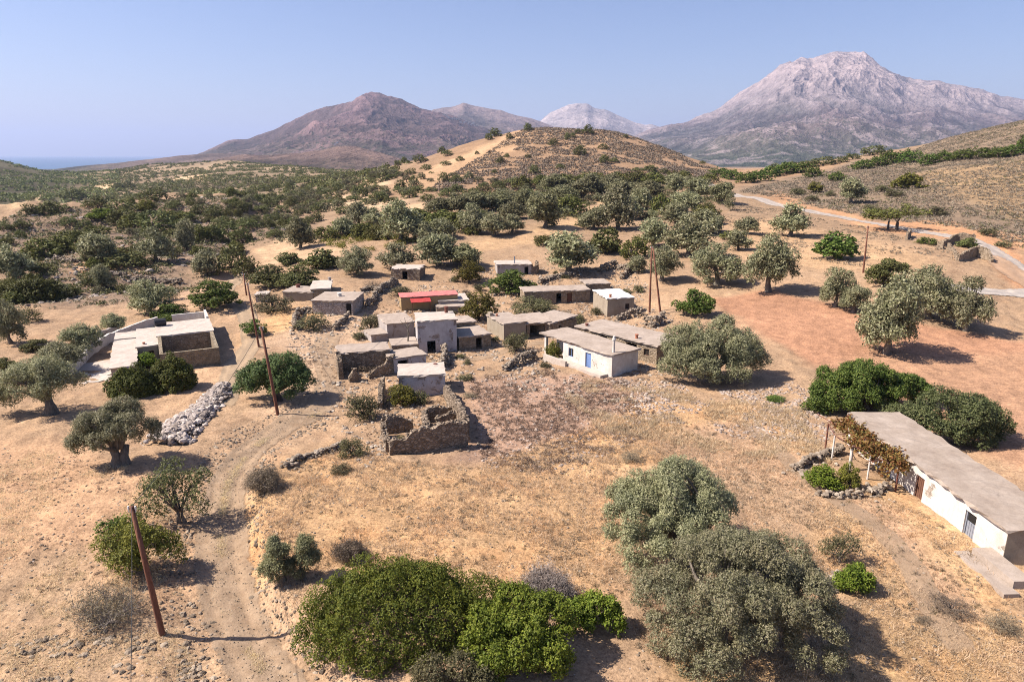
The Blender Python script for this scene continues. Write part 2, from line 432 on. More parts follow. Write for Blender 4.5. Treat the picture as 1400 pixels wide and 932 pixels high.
# ------------------------------------------------------------ ground sheet
def ground_mat():
    t = NT('dry_ground'); p = t.pos()
    at_ = t.n('ShaderNodeVertexColor', layer_name='earth'); base = at_.outputs['Color']
    kd = t.n('ShaderNodeVertexColor', layer_name='cover'); sep = t.n('ShaderNodeSeparateColor'); t.l(kd.outputs['Color'], sep.inputs[0])
    straw, plough, rocky = sep.outputs[0], sep.outputs[1], sep.outputs[2]
    n_big = t.noise(p, .11, 5, .6); n_mid = t.noise(p, .7, 5, .65); n_fine = t.noise(p, 5, 5, .7)
    col = t.mix(.75, base, t.ramp(n_big, [(.3, (.78, .77, .76)), (.7, (1.2, 1.19, 1.17))]), 'MULTIPLY')
    col = t.mix(.8, col, t.ramp(n_mid, [(.32, (.72, .71, .7)), (.5, (1, 1, 1)), (.7, (1.22, 1.2, 1.15))]), 'MULTIPLY')
    col = t.mix(.9, col, t.ramp(n_fine, [(.3, (.5, .47, .45)), (.52, (1.0, 1.0, 1.0)), (.75, (1.42, 1.4, 1.34))]), 'MULTIPLY')
    # straw: pale and rusty patches, stretched fibres
    fib = t.noise(t.mapv(p, (2.2, 9, 4)), 1.6, 4, .7, 1.5)
    sc_ = t.mix(.8, col, t.ramp(fib, [(.3, (.66, .6, .52)), (.5, (1.0, .98, .95)), (.68, (1.35, 1.3, 1.15))]), 'MULTIPLY')
    rust = t.ramp(t.noise(p, .33, 4, .6), [(.50, 0), (.68, .4)])
    sc_ = t.mix(rust, sc_, t.mix(1, sc_, (1.12, .86, .68), 'MULTIPLY'))
    col = t.mix(straw, col, sc_)
    # ploughed furrows
    wv = t.n('ShaderNodeTexWave', wave_type='BANDS', bands_direction='Y'); t.l(t.mapv(p, (.5, 1, 1)), wv.inputs['Vector'])
    wv.inputs['Scale'].default_value = .55; wv.inputs['Distortion'].default_value = 5; wv.inputs['Detail'].default_value = 3; wv.inputs['Detail Scale'].default_value = .7
    pc = t.mix(.5, col, t.ramp(wv.outputs['Fac'], [(.1, (.84, .82, .8)), (.9, (1.12, 1.12, 1.12))]), 'MULTIPLY')
    col = t.mix(plough, col, pc)
    # small stones
    vd = t.n('ShaderNodeTexVoronoi'); t.l(p, vd.inputs['Vector']); vd.inputs['Scale'].default_value = 2.6; vd.inputs['Randomness'].default_value = 1
    vs = t.n('ShaderNodeSeparateColor'); t.l(vd.outputs['Color'], vs.inputs[0])
    lim = t.math('ADD', t.math('MULTIPLY', rocky, .26), .03)
    st = t.math('MULTIPLY', t.math('LESS_THAN', vd.outputs['Distance'], t.math('MULTIPLY', vs.outputs[0], lim)), t.math('GREATER_THAN', n_mid, .42))
    col = t.mix(t.math('MULTIPLY', st, .8), col, t.ramp(vs.outputs[1], [(0, (.16, .135, .115)), (.6, (.33, .29, .25)), (1, (.5, .46, .42))]))
    # low dead weeds, in brown tufts
    wd = t.ramp(t.noise(p, 2.4, 5, .75), [(.57, 0), (.66, .65)])
    col = t.mix(t.math('MULTIPLY', wd, t.math('SUBTRACT', 1, plough)), col, t.mix(1, col, (.5, .47, .42), 'MULTIPLY'))
    h = t.math('ADD', t.math('MULTIPLY', n_mid, 1.0), t.math('MULTIPLY', n_fine, .45))
    h = t.math('ADD', h, t.math('MULTIPLY', st, .35))
    col = t.mix(1, col, (.98, .918, .893), 'MULTIPLY')
    return t.done(t.bsdf(col, .97, t.bump(h, .8, .22), spec=.1))

def build_ground():
    ys = [-60.0, -40, -20, 0, 10, 16]
    y = 19.0
    while y < 13000:
        ys.append(y)
        y += min(max(.30, .0042 * y), 3.2) if y < 800 else .02 * y
    ys = np.array(ys); n = 620
    uu = np.linspace(-1, 1, n); uu = 1.28 * (np.sign(uu) * np.abs(uu) ** 1.0)
    # columns crowd where the camera looks; the sheet widens behind and at the sides
    uu = np.concatenate([[-4, -2.4, -1.7], uu * .86, [1.7, 2.4, 4]]); n = len(uu)
    X = uu[None, :] * (np.maximum(ys, 0) + 12)[:, None]; Y = np.repeat(ys[:, None], n, 1)
    Z = H(X, Y)
    V = np.stack([X, Y, Z], -1).reshape(-1, 3)
    m = len(ys); idx = np.arange(m * n).reshape(m, n)
    Fc = np.stack([idx[:-1, :-1], idx[:-1, 1:], idx[1:, 1:], idx[1:, :-1]], -1).reshape(-1, 4)
    me = np_mesh('ground', V, Fc, ground_mat(), smooth=True)
    x, y = V[:, 0], V[:, 1]
    col = np.tile(np.array([.36, .265, .175]), (len(V), 1)); cov = np.zeros((len(V), 3)); cov[:, 2] = .45
    cov[:, 0] = .4
    def paint(pts, c, w, straw=None, plough=None, rocky=None, wob=1.0, ymax=None):
        P = world_poly(pts, ymax) if not isinstance(pts, np.ndarray) else pts
        dx = (fbm(x / (w * 4 + 1), y / (w * 4 + 1), 3, 40) - .5) * w * 3 * wob; dy = (fbm(x / (w * 4 + 1), y / (w * 4 + 1), 3, 41) - .5) * w * 3 * wob
        lo, hi = P.min(0) - 3 * w, P.max(0) + 3 * w
        k = np.nonzero((x > lo[0]) & (x < hi[0]) & (y > lo[1]) & (y < hi[1]))[0]
        a = soft(x[k] + dx[k], y[k] + dy[k], P, w)[:, None]
        col[k] = col[k] * (1 - a) + np.array(c) * a
        for i, v in enumerate((straw, plough, rocky)):
            if v is not None: cov[k, i] = cov[k, i] * (1 - a[:, 0]) + v * a[:, 0]
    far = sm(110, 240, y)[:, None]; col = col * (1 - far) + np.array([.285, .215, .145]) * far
    hill = np.array([[-60, 300], [190, 300], [190, 760], [-60, 760]], float)
    paint(hill, (.30, .212, .135), 16, .2, 0, .3, .4)
    paint([(990, 262), (1040, 250), (1150, 225), (1330, 176), (1460, 140), (1560, 140), (1560, 340), (1330, 312), (1180, 297), (1040, 266)], (.225, .18, .13), 5, .3, 0, .4, ymax=470)
    paint([(1260, 235), (1460, 215), (1460, 320), (1330, 290)], (.31, .235, .145), 8, .7, 0, .2, ymax=300)
    U = lambda pts: np.array([(u * y, y) for u, y in pts])
    paint(U([(-1.5, 330), (-.64, 380), (-.56, 600), (-.53, 1500), (-1.5, 1500)]), (.09, .085, .05), 25, 0, 0, .6)
    paint(U([(-.62, 380), (-.25, 380), (-.10, 560), (-.10, 1500), (-.60, 1500)]), (.245, .195, .13), 25, 0, 0, .5)
    paint([(0, 300), (150, 290), (300, 268), (420, 300), (440, 330), (330, 330), (250, 400), (120, 420), (0, 420)], (.235, .18, .13), 5, .1, 0, 1)
    # pale strips and clearings in the valley and on the ridge
    for pts, c in [([(535, 254), (610, 222), (690, 187), (725, 172), (735, 178), (680, 215), (640, 240), (575, 262)], (.40, .285, .175)),
                   ([(590, 228), (650, 205), (690, 184), (700, 190), (640, 216), (600, 236)], (.46, .335, .21)),
                   ([(470, 250), (520, 243), (545, 248), (490, 262)], (.52, .40, .26)), ([(240, 243), (290, 238), (285, 247), (240, 247)], (.56, .44, .28)),
                   ([(135, 251), (160, 251), (150, 262), (130, 262)], (.58, .45, .28)), ([(430, 268), (560, 272), (545, 285), (440, 285)], (.50, .39, .26)),
                   ([(560, 280), (700, 273), (690, 283), (590, 292)], (.5, .38, .24)), ([(30, 285), (58, 268), (62, 262), (52, 262), (36, 276), (6, 289)], (.55, .43, .27)),
                   ([(710, 320), (790, 292), (830, 268), (845, 276), (800, 305), (770, 330), (715, 334)], (.45, .33, .2)),
                   ([(640, 330), (740, 318), (720, 335), (650, 345)], (.43, .31, .19)), ([(340, 345), (400, 322), (480, 335), (470, 350), (370, 362)], (.45, .34, .22)),
                   ([(85, 362), (140, 352), (200, 368), (150, 380), (95, 378)], (.43, .3, .19)), ([(225, 400), (300, 365), (335, 372), (300, 420), (245, 425)], (.44, .32, .215)),
                   ([(1040, 268), (1110, 290), (1190, 315), (1330, 330), (1400, 372), (1400, 330), (1300, 300), (1180, 302), (1120, 285), (1040, 262)], (.48, .295, .17)),
                   ([(1330, 322), (1400, 350), (1400, 400), (1365, 375)], (.50, .29, .165)),
                   ([(990, 300), (1060, 300), (1180, 330), (1250, 350), (1240, 380), (1100, 372), (1010, 345)], (.43, .31, .19)),
                   ([(240, 410), (320, 405), (350, 440), (345, 500), (310, 560), (260, 580), (200, 560), (260, 500), (320, 470), (300, 430)], (.45, .325, .21)),
                   ([(395, 430), (450, 425), (540, 425), (520, 460), (450, 520), (430, 570), (360, 570), (400, 500), (380, 470)], (.43, .325, .225)),
                   ([(330, 470), (440, 440), (440, 420), (380, 420), (345, 440)], (.52, .35, .19))]:
        paint(pts, c, 1.8 if pts[0][1] > 300 else 5, .3, 0, .3, ymax=520 if pts[0][0] > 400 else 1000)
    paint([(640, 520), (840, 515), (880, 545), (800, 590), (720, 640), (650, 640)], (.33, .235, .175), 2.2, .3, 0, 1)
    paint([(330, 690), (460, 600), (540, 625), (650, 640), (800, 590), (880, 545), (1010, 560), (1110, 600), (1100, 640), (860, 640), (860, 860), (680, 800), (420, 760), (350, 800)], (.46, .325, .19), 1.6, 1, 0, .2)
    paint([(1110, 660), (1230, 660), (1380, 770), (1400, 932), (1180, 932), (1130, 760)], (.44, .32, .19), 1.4, .9, 0, .3)
    paint([(880, 600), (1020, 570), (1110, 640), (1250, 700), (1330, 860), (1260, 860), (1190, 720), (1060, 660), (930, 640)], (.43, .305, .20), 1.2, .35, 0, .35)
    paint([(880, 900), (1400, 850), (1400, 1000), (880, 1000)], (.40, .29, .165), 2, .7, 0, .3)
    paint([(-80, 590), (90, 600), (170, 650), (215, 620), (265, 660), (250, 800), (140, 860), (-80, 1000)], (.43, .295, .185), 2, .15, .25, .35)
    paint([(-60, 830), (110, 740), (150, 850), (240, 870), (330, 932), (200, 1000), (-60, 1000)], (.37, .275, .18), 2, .3, 0, .7)
    paint([(965, 405), (1060, 398), (1180, 425), (1290, 450), (1420, 470), (1420, 610), (1290, 560), (1110, 500), (1030, 460)], (.38, .225, .142), 1.5, 0, .75, .12)
    paint([(1110, 500), (1200, 480), (1420, 480), (1420, 660), (1330, 620), (1210, 545)], (.39, .25, .16), 2, .1, .8, .15)
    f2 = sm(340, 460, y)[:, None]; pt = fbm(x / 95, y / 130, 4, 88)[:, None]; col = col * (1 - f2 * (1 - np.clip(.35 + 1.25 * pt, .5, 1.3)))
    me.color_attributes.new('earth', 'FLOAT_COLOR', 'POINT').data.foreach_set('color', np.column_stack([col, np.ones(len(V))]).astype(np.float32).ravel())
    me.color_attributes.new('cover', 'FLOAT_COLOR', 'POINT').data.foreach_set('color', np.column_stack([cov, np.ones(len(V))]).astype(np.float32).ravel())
    tag(link('ground', me), kind='structure')
build_ground()

@cached
def road_mat(name, c1, c2, strength):
    t = NT(name); p = t.pos()
    e = t.n('ShaderNodeVertexColor', layer_name='edge'); sp = t.n('ShaderNodeSeparateColor'); t.l(e.outputs['Color'], sp.inputs[0])
    n = t.noise(p, 1.3, 5, .65); f = t.noise(p, 9, 4, .7)
    col = t.ramp(n, [(.3, c1), (.7, c2)]); col = t.mix(.55, col, t.ramp(f, [(.3, .6), (.72, 1.3)]), 'MULTIPLY')
    col = t.mix(sp.outputs[1], col, t.mix(1, col, (1.28, 1.25, 1.2), 'MULTIPLY'))
    b = t.bsdf(col, .96, t.bump(t.math('ADD', n, t.math('MULTIPLY', f, .6)), .7, .1), spec=.1)
    tr = t.n('ShaderNodeBsdfTransparent'); mx = t.n('ShaderNodeMixShader')
    a = t.math('ADD', sp.outputs[0], t.math('MULTIPLY', t.math('SUBTRACT', t.noise(p, .9, 5, .7), .5), 1.4))
    a = t.math('MULTIPLY', t.ramp(a, [(.35, 0), (.6, 1)]), strength)
    t.l(a, mx.inputs[0]); t.l(tr.outputs[0], mx.inputs[1]); t.l(b, mx.inputs[2])
    return t.done(mx.outputs[0])

def resample(P, step):
    P = np.asarray(P, float); d = np.r_[0, np.cumsum(np.linalg.norm(np.diff(P, axis=0), axis=1))]
    k = np.arange(0, d[-1], step)
    Q = np.stack([np.interp(k, d, P[:, i]) for i in range(P.shape[1])], 1)
    for _ in range(6): Q[1:-1] = (Q[:-2] + 2 * Q[1:-1] + Q[2:]) / 4
    return Q
def strip(name, P, width, mat, lift=.045, step=.5, ruts=True, kind='structure'):
    Q = resample(P, step); T = np.gradient(Q, axis=0); T /= np.linalg.norm(T, axis=1)[:, None]
    N = np.stack([T[:, 1], -T[:, 0]], 1); m = 15; s = np.linspace(-1, 1, m)
    wd = width * (1 + .25 * (vnoise(np.arange(len(Q)) * step / 6, np.zeros(len(Q)), 77) - .5))
    XY = Q[:, None] + N[:, None] * (s[None, :, None] * wd[:, None, None] / 2)
    V = np.dstack([XY, (H(XY[..., 0], XY[..., 1]) + lift)[..., None]]).reshape(-1, 3)
    idx = np.arange(len(V)).reshape(-1, m)
    Fc = np.stack([idx[:-1, :-1], idx[:-1, 1:], idx[1:, 1:], idx[1:, :-1]], -1).reshape(-1, 4)
    me = np_mesh(name, V, Fc, mat, smooth=True)
    e = np.clip((1 - np.abs(s)) / .38, 0, 1)
    r = np.exp(-((np.abs(s) - .45) / .16) ** 2) if ruts else 0 * s
    c = np.zeros((len(V), 4)); c[:, 0] = np.tile(e, len(Q)); c[:, 1] = np.tile(r, len(Q)); c[:, 3] = 1
    e0 = np.repeat(np.clip(np.minimum(np.arange(len(Q)), np.arange(len(Q))[::-1]) * step / (width * .8), 0, 1), m); c[:, 0] *= e0
    me.color_attributes.new('edge', 'FLOAT_COLOR', 'POINT').data.foreach_set('color', c.astype(np.float32).ravel())
    return tag(link(name, me), kind=kind)
def wpts(pts): return [tuple(at(a, b))[:2] for a, b in pts]
strip('dirt_track', list(TRACK[:-1]) + wpts([(440, 556), (452, 520), (440, 478), (455, 452)]), 3.7, road_mat('track_dirt', (.27, .19, .125), (.41, .305, .21), .7), step=.4)
strip('gravel_road', wpts([(985, 262), (1012, 269), (1050, 276), (1100, 287), (1150, 297), (1200, 306), (1262, 317), (1330, 327), (1372, 352), (1400, 375), (1440, 398)]), 5.0, road_mat('road_gravel', (.31, .275, .245), (.40, .355, .315), .85))
strip('dirt_road', wpts([(1345, 345), (1372, 362), (1400, 383), (1450, 410)]), 6.5, road_mat('road_red', (.36, .235, .15), (.43, .295, .2), .8), lift=.09)
strip('yard', wpts([(1440, 398), (1395, 402), (1350, 398), (1290, 392), (1225, 394)]), 5.0, road_mat('yard_gravel', (.34, .305, .27), (.42, .38, .34), .9), lift=.1)
strip('footpath', wpts([(1020, 575), (1080, 632), (1130, 672), (1195, 715), (1245, 770), (1275, 830), (1330, 910)]), 2.0, road_mat('path_earth', (.36, .255, .168), (.43, .315, .213), .55), ruts=False)
strip('footpath', wpts([(612, 486), (650, 492), (690, 480), (730, 468), (758, 470)]), 2.2, road_mat('path_earth', (.36, .255, .168), (.43, .315, .213), .55), ruts=False)
strip('footpath', wpts([(300, 560), (322, 500), (345, 470), (338, 430), (308, 402), (330, 368)]), 3.4, road_mat('path_pale', (.35, .262, .175), (.42, .32, .222), .7))
strip('footpath', wpts([(930, 250), (950, 244), (962, 247), (985, 262)]), 4.0, road_mat('road_gravel', (.31, .275, .245), (.40, .355, .315), .85), ruts=False)

# ------------------------------------------------------------ far mountains, sea
@cached
def mount_mat(name, low, mid, top, z0, z1, z2, zsoft, dots):
    t = NT(name); p = t.pos(); sx = t.n('ShaderNodeSeparateXYZ'); t.l(p, sx.inputs[0])
    n1 = t.noise(p, .0022, 8, .62); n2 = t.noise(p, .009, 7, .65); n3 = t.noise(p, .03, 5, .7)
    z = t.math('ADD', sx.outputs[2], t.math('MULTIPLY', t.math('SUBTRACT', n1, .5), zsoft * 3.0))
    z = t.math('ADD', z, t.math('MULTIPLY', t.math('SUBTRACT', n2, .5), zsoft * 1.6))
    mr = t.n('ShaderNodeMapRange'); t.l(z, mr.inputs[0]); mr.inputs[1].default_value = z0; mr.inputs[2].default_value = z2
    f = (z1 - z0) / (z2 - z0)
    col = t.ramp(mr.outputs[0], [(0, low), (f, mid), (min(.97, f + .22), top)])
    col = t.mix(.85, col, t.ramp(n2, [(.32, (.55, .54, .55)), (.5, (1, 1, 1)), (.68, (1.35, 1.33, 1.3))]), 'MULTIPLY')
    col = t.mix(.6, col, t.ramp(n3, [(.35, (.6, .6, .6)), (.65, (1.3, 1.3, 1.3))]), 'MULTIPLY')
    pt = t.ramp(t.noise(p, .0048, 9, .68, .6), [(.50, 0), (.56, 1)])
    col = t.mix(t.math('MULTIPLY', pt, .55), col, t.mix(1, top, (1.12, 1.1, 1.1), 'MULTIPLY'))
    dt = t.vor(p, .035); dm = t.ramp(dt, [(.28, dots), (.42, 0)])
    dm = t.math('MULTIPLY', dm, t.ramp(mr.outputs[0], [(f * .7, 1), (min(.98, f + .15), .12)]))
    dm = t.math('MULTIPLY', dm, t.ramp(n2, [(.40, .25), (.55, 1)]))
    col = t.mix(dm, col, (.045, .055, .035))
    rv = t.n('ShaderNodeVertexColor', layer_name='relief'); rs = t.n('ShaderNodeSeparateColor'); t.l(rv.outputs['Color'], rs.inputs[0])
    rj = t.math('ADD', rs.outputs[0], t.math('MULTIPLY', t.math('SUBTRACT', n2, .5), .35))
    col = t.mix(.9, col, t.ramp(rj, [(.22, (.42, .46, .44)), (.42, (.88, .88, .9)), (.72, (1.3, 1.26, 1.24))]), 'MULTIPLY')   # shade tinted into gullies, light onto ribs, along with scrub and bare rock
    h = t.math('ADD', t.math('MULTIPLY', n2, 60), t.math('MULTIPLY', n3, 18))
    return t.done(t.bsdf(col, .97, t.bump(h, 1, 1), spec=.05))

def mountain(name, crest, D0, D1, zb, mat, seed, amp, fold, pw=1.25, nc=520, nr=170, rough=.02, width=1.3):
    cu = [ku(a, b) for a, b in crest]; cz = [CAMZ + kz(b) * D1 for a, b in crest]
    u = np.linspace(cu[0], cu[-1], nc); zc = np.interp(u, cu, cz)
    k = np.hanning(9); k /= k.sum(); zc = np.convolve(np.pad(zc, 4, mode='edge'), k, 'valid')
    zc = zc + (fbm(u * D1 / (fold * .35), u * 0 + 3, 5, seed) - .5) * rough * (zc.max() - zb) * 2
    D2 = D1 + (D1 - D0) * width * .6
    y = np.concatenate([np.linspace(D0, D1, nr), np.linspace(D1, D2, nr // 3)[1:]])
    t = (y - D0) / (D1 - D0); tb = np.clip((y - D1) / (D2 - D1), 0, 1)
    prof = np.where(t <= 1, np.clip(t, 0, 1) ** pw, 1 - tb * tb * (3 - 2 * tb))
    X = u[None, :] * y[:, None]; Y = np.repeat(y[:, None], nc, 1)
    hh = np.maximum(zc - zb, 1)[None, :]
    Xw = X + (fbm(X / fold, Y / fold, 3, seed + 3) - .5) * fold * .7
    r = .62 * ridged(Xw / fold, Y / (fold * 1.9), 7, seed + 7, .56) + .5 * ridged(Xw / (fold * 2.6), Y / (fold * 3.4), 3, seed + 19, .5) - .5
    env = (np.clip(t, 0, 1.0) ** .6 * np.clip(1.06 - t, 0, 1) ** .55)[:, None]
    Z = zb + hh * prof[:, None] + r * amp * hh * env
    Z -= np.where(t > 1, 0, 0)[:, None]
    n = nc; idx = np.arange(len(y) * n).reshape(len(y), n)
    Fc = np.stack([idx[:-1, :-1], idx[:-1, 1:], idx[1:, 1:], idx[1:, :-1]], -1).reshape(-1, 4)
    me = np_mesh(name, np.stack([X, Y, Z], -1).reshape(-1, 3), Fc, mat, smooth=True)
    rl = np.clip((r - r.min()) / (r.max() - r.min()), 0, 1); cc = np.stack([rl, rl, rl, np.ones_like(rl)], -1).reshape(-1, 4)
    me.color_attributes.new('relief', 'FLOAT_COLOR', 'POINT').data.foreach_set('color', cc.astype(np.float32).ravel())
    tag(link(name, me), kind='structure')
    return lambda px, py, D=D1: None

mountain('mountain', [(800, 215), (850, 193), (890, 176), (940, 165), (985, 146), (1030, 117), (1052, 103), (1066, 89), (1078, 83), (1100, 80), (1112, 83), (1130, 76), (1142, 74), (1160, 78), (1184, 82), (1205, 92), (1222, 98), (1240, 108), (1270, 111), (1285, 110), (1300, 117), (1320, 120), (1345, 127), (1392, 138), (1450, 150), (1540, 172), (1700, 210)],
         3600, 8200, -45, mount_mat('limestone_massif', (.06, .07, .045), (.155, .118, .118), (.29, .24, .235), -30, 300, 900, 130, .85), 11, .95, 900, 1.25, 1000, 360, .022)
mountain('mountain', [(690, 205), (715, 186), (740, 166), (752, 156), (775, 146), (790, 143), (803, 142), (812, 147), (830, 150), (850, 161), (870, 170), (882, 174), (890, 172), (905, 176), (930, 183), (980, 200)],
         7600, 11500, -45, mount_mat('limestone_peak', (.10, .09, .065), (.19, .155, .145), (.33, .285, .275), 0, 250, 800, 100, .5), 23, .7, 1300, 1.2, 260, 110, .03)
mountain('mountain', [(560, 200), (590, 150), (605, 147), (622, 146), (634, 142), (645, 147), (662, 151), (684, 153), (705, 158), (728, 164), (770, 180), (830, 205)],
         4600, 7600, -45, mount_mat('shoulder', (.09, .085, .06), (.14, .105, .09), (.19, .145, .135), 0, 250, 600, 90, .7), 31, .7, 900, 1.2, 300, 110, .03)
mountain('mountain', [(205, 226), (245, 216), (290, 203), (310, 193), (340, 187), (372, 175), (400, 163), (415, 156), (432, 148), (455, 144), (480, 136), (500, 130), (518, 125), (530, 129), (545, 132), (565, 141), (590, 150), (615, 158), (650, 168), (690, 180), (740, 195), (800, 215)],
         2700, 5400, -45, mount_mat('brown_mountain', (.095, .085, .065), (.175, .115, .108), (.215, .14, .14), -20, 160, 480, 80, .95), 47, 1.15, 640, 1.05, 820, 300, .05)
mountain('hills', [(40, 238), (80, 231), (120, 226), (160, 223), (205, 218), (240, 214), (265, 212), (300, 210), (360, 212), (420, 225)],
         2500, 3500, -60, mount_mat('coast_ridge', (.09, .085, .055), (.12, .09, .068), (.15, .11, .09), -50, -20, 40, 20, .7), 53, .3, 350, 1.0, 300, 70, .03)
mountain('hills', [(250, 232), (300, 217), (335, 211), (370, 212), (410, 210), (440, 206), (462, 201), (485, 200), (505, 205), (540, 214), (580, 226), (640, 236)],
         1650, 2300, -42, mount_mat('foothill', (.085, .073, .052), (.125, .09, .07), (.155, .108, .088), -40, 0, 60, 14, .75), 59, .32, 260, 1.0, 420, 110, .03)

def water():
    t = NT('sea_water'); p = t.pos(); n = t.noise(p, .004, 4)
    m = t.done(t.bsdf(t.ramp(n, [(.3, (.035, .085, .16)), (.7, (.05, .11, .19))]), .35, spec=.3))
    xs = np.linspace(-40000, 20000, 13); ys = np.linspace(2600, 42000, 13)
    X, Y = np.meshgrid(xs, ys); V = np.stack([X, Y, X * 0 - 60], -1).reshape(-1, 3)
    idx = np.arange(169).reshape(13, 13)
    Fc = np.stack([idx[:-1, :-1], idx[:-1, 1:], idx[1:, 1:], idx[1:, :-1]], -1).reshape(-1, 4)
    tag(link('sea', np_mesh('sea', V, Fc, m)), kind='structure')
water()

def haze(density):
    m = bpy.data.materials.new('summer_haze'); m.use_nodes = True; nt = m.node_tree; nt.nodes.clear()
    o = nt.nodes.new('ShaderNodeOutputMaterial'); v = nt.nodes.new('ShaderNodeVolumePrincipled')
    v.inputs['Color'].default_value = (.56, .68, 1, 1); v.inputs['Density'].default_value = density; v.inputs['Anisotropy'].default_value = .15
    nt.links.new(v.outputs[0], o.inputs['Volume'])
    b = MB(); z0, z1 = -170, 1330
    q = [(-42000, -800), (42000, -800), (42000, 43000), (-42000, 43000)]
    b.quadbox([(x, y, z0) for x, y in q], [(x, y, z1) for x, y in q])
    ob = link('haze', b.mesh('haze', m)); tag(ob, kind='stuff')
HAZE = 5.0e-5
if HAZE: haze(HAZE)

# ------------------------------------------------------------ sky, sun, camera
SUN_EL, SUN_AZ = R(47), R(-93)          # azimuth clockwise from +Y: the sun stands on the left
w = bpy.data.worlds.new('World'); sc.world = w; w.use_nodes = True
wt = w.node_tree; bg = wt.nodes['Background']
sky = wt.nodes.new('ShaderNodeTexSky'); sky.sky_type = 'NISHITA'; sky.sun_disc = False
sky.sun_elevation = SUN_EL; sky.sun_rotation = SUN_AZ; sky.altitude = 300; sky.air_density = 1.0; sky.dust_density = 1.2; sky.ozone_density = 4.0
mx = wt.nodes.new('ShaderNodeMix'); mx.data_type = 'RGBA'; mx.blend_type = 'MULTIPLY'; mx.inputs[0].default_value = 1; mx.inputs[7].default_value = (1.12, 1.0, 1.10, 1)
wt.links.new(sky.outputs[0], mx.inputs[6]); wt.links.new(mx.outputs[2], bg.inputs[0]); bg.inputs[1].default_value = .066
sl = bpy.data.lights.new('sun', 'SUN'); sl.energy = 5.0; sl.angle = R(.5); sl.color = (1, .90, .80)
so = link('sun', sl); tosun = Vector((math.sin(SUN_AZ) * math.cos(SUN_EL), math.cos(SUN_AZ) * math.cos(SUN_EL), math.sin(SUN_EL)))
so.rotation_euler = (-tosun).to_track_quat('-Z', 'Y').to_euler(); so.location = (-60, 30, 80)
cd = bpy.data.cameras.new('camera'); cd.sensor_width = 36; cd.lens = 36 * F / 1400; cd.clip_start = .5; cd.clip_end = 90000
co = link('camera', cd); co.location = (0, 0, CAMZ); co.rotation_euler = (R(90) - PITCH, 0, 0); sc.camera = co
vs_ = sc.view_settings; vs_.view_transform = 'Standard'; vs_.look = 'None'; vs_.exposure = 1.04; vs_.gamma = 1; vs_.use_curve_mapping = False
cy = sc.cycles
try:
    cy.use_denoising = True; cy.denoiser = 'OPENIMAGEDENOISE'; cy.denoising_prefilter = 'NONE'; cy.denoising_input_passes = 'RGB_ALBEDO_NORMAL'
except Exception: pass
cy.max_bounces = 5; cy.diffuse_bounces = 1; cy.glossy_bounces = 1; cy.transmission_bounces = 2; cy.transparent_max_bounces = 8; cy.volume_bounces = 0
cy.sample_clamp_indirect = 4
sc.cycles.pixel_filter_type = 'BLACKMAN_HARRIS'; sc.cycles.filter_width = 1.0
# ------------------------------------------------------------ trees and bushes
OLIVE = lambda: leaf_mat('olive_leaves', (.155, .168, .082), (.25, .255, .148), (.43, .42, .285), .27)
DARKO = lambda: leaf_mat('dark_olive_leaves', (.108, .11, .055), (.17, .166, .09), (.275, .262, .165), .22)  # leaf colour of the darker, duller olives
LENT = lambda: leaf_mat('lentisk_leaves', (.058, .085, .012), (.11, .14, .018), (.225, .225, .034), .24)
MAQUIS = lambda: leaf_mat('maquis_leaves', (.075, .088, .022), (.128, .138, .036), (.215, .21, .062), .24)
CAROB = lambda: leaf_mat('carob_leaves', (.055, .098, .018), (.10, .152, .03), (.20, .245, .06), .28)
BRIGHT = lambda: leaf_mat('bright_leaves', (.085, .14, .014), (.15, .21, .024), (.25, .295, .05), .32)
YELLOW = lambda: leaf_mat('yellowing_leaves', (.085, .09, .017), (.15, .142, .026), (.23, .21, .05), .26)
OAK = lambda: leaf_mat('evergreen_leaves', (.08, .094, .032), (.13, .146, .05), (.23, .234, .088), .24)
SCRUB = lambda: leaf_mat('scrub_twigs', (.13, .105, .075), (.185, .15, .11), (.27, .225, .165), .1)
GREYB = lambda: leaf_mat('bare_twigs', (.15, .12, .12), (.21, .175, .17), (.30, .255, .24), .05)
MIXB = lambda: leaf_mat('grey_green_leaves', (.075, .075, .034), (.118, .114, .055), (.19, .18, .10), .2)
VINE = lambda: leaf_mat('autumn_vine_leaves', (.20, .085, .03), (.28, .17, .05), (.30, .28, .08), .3)
BARK = lambda: bark_mat('olive_bark', (.09, .075, .06), (.22, .19, .155))
DBARK = lambda: bark_mat('dark_bark', (.055, .042, .035), (.13, .105, .085))

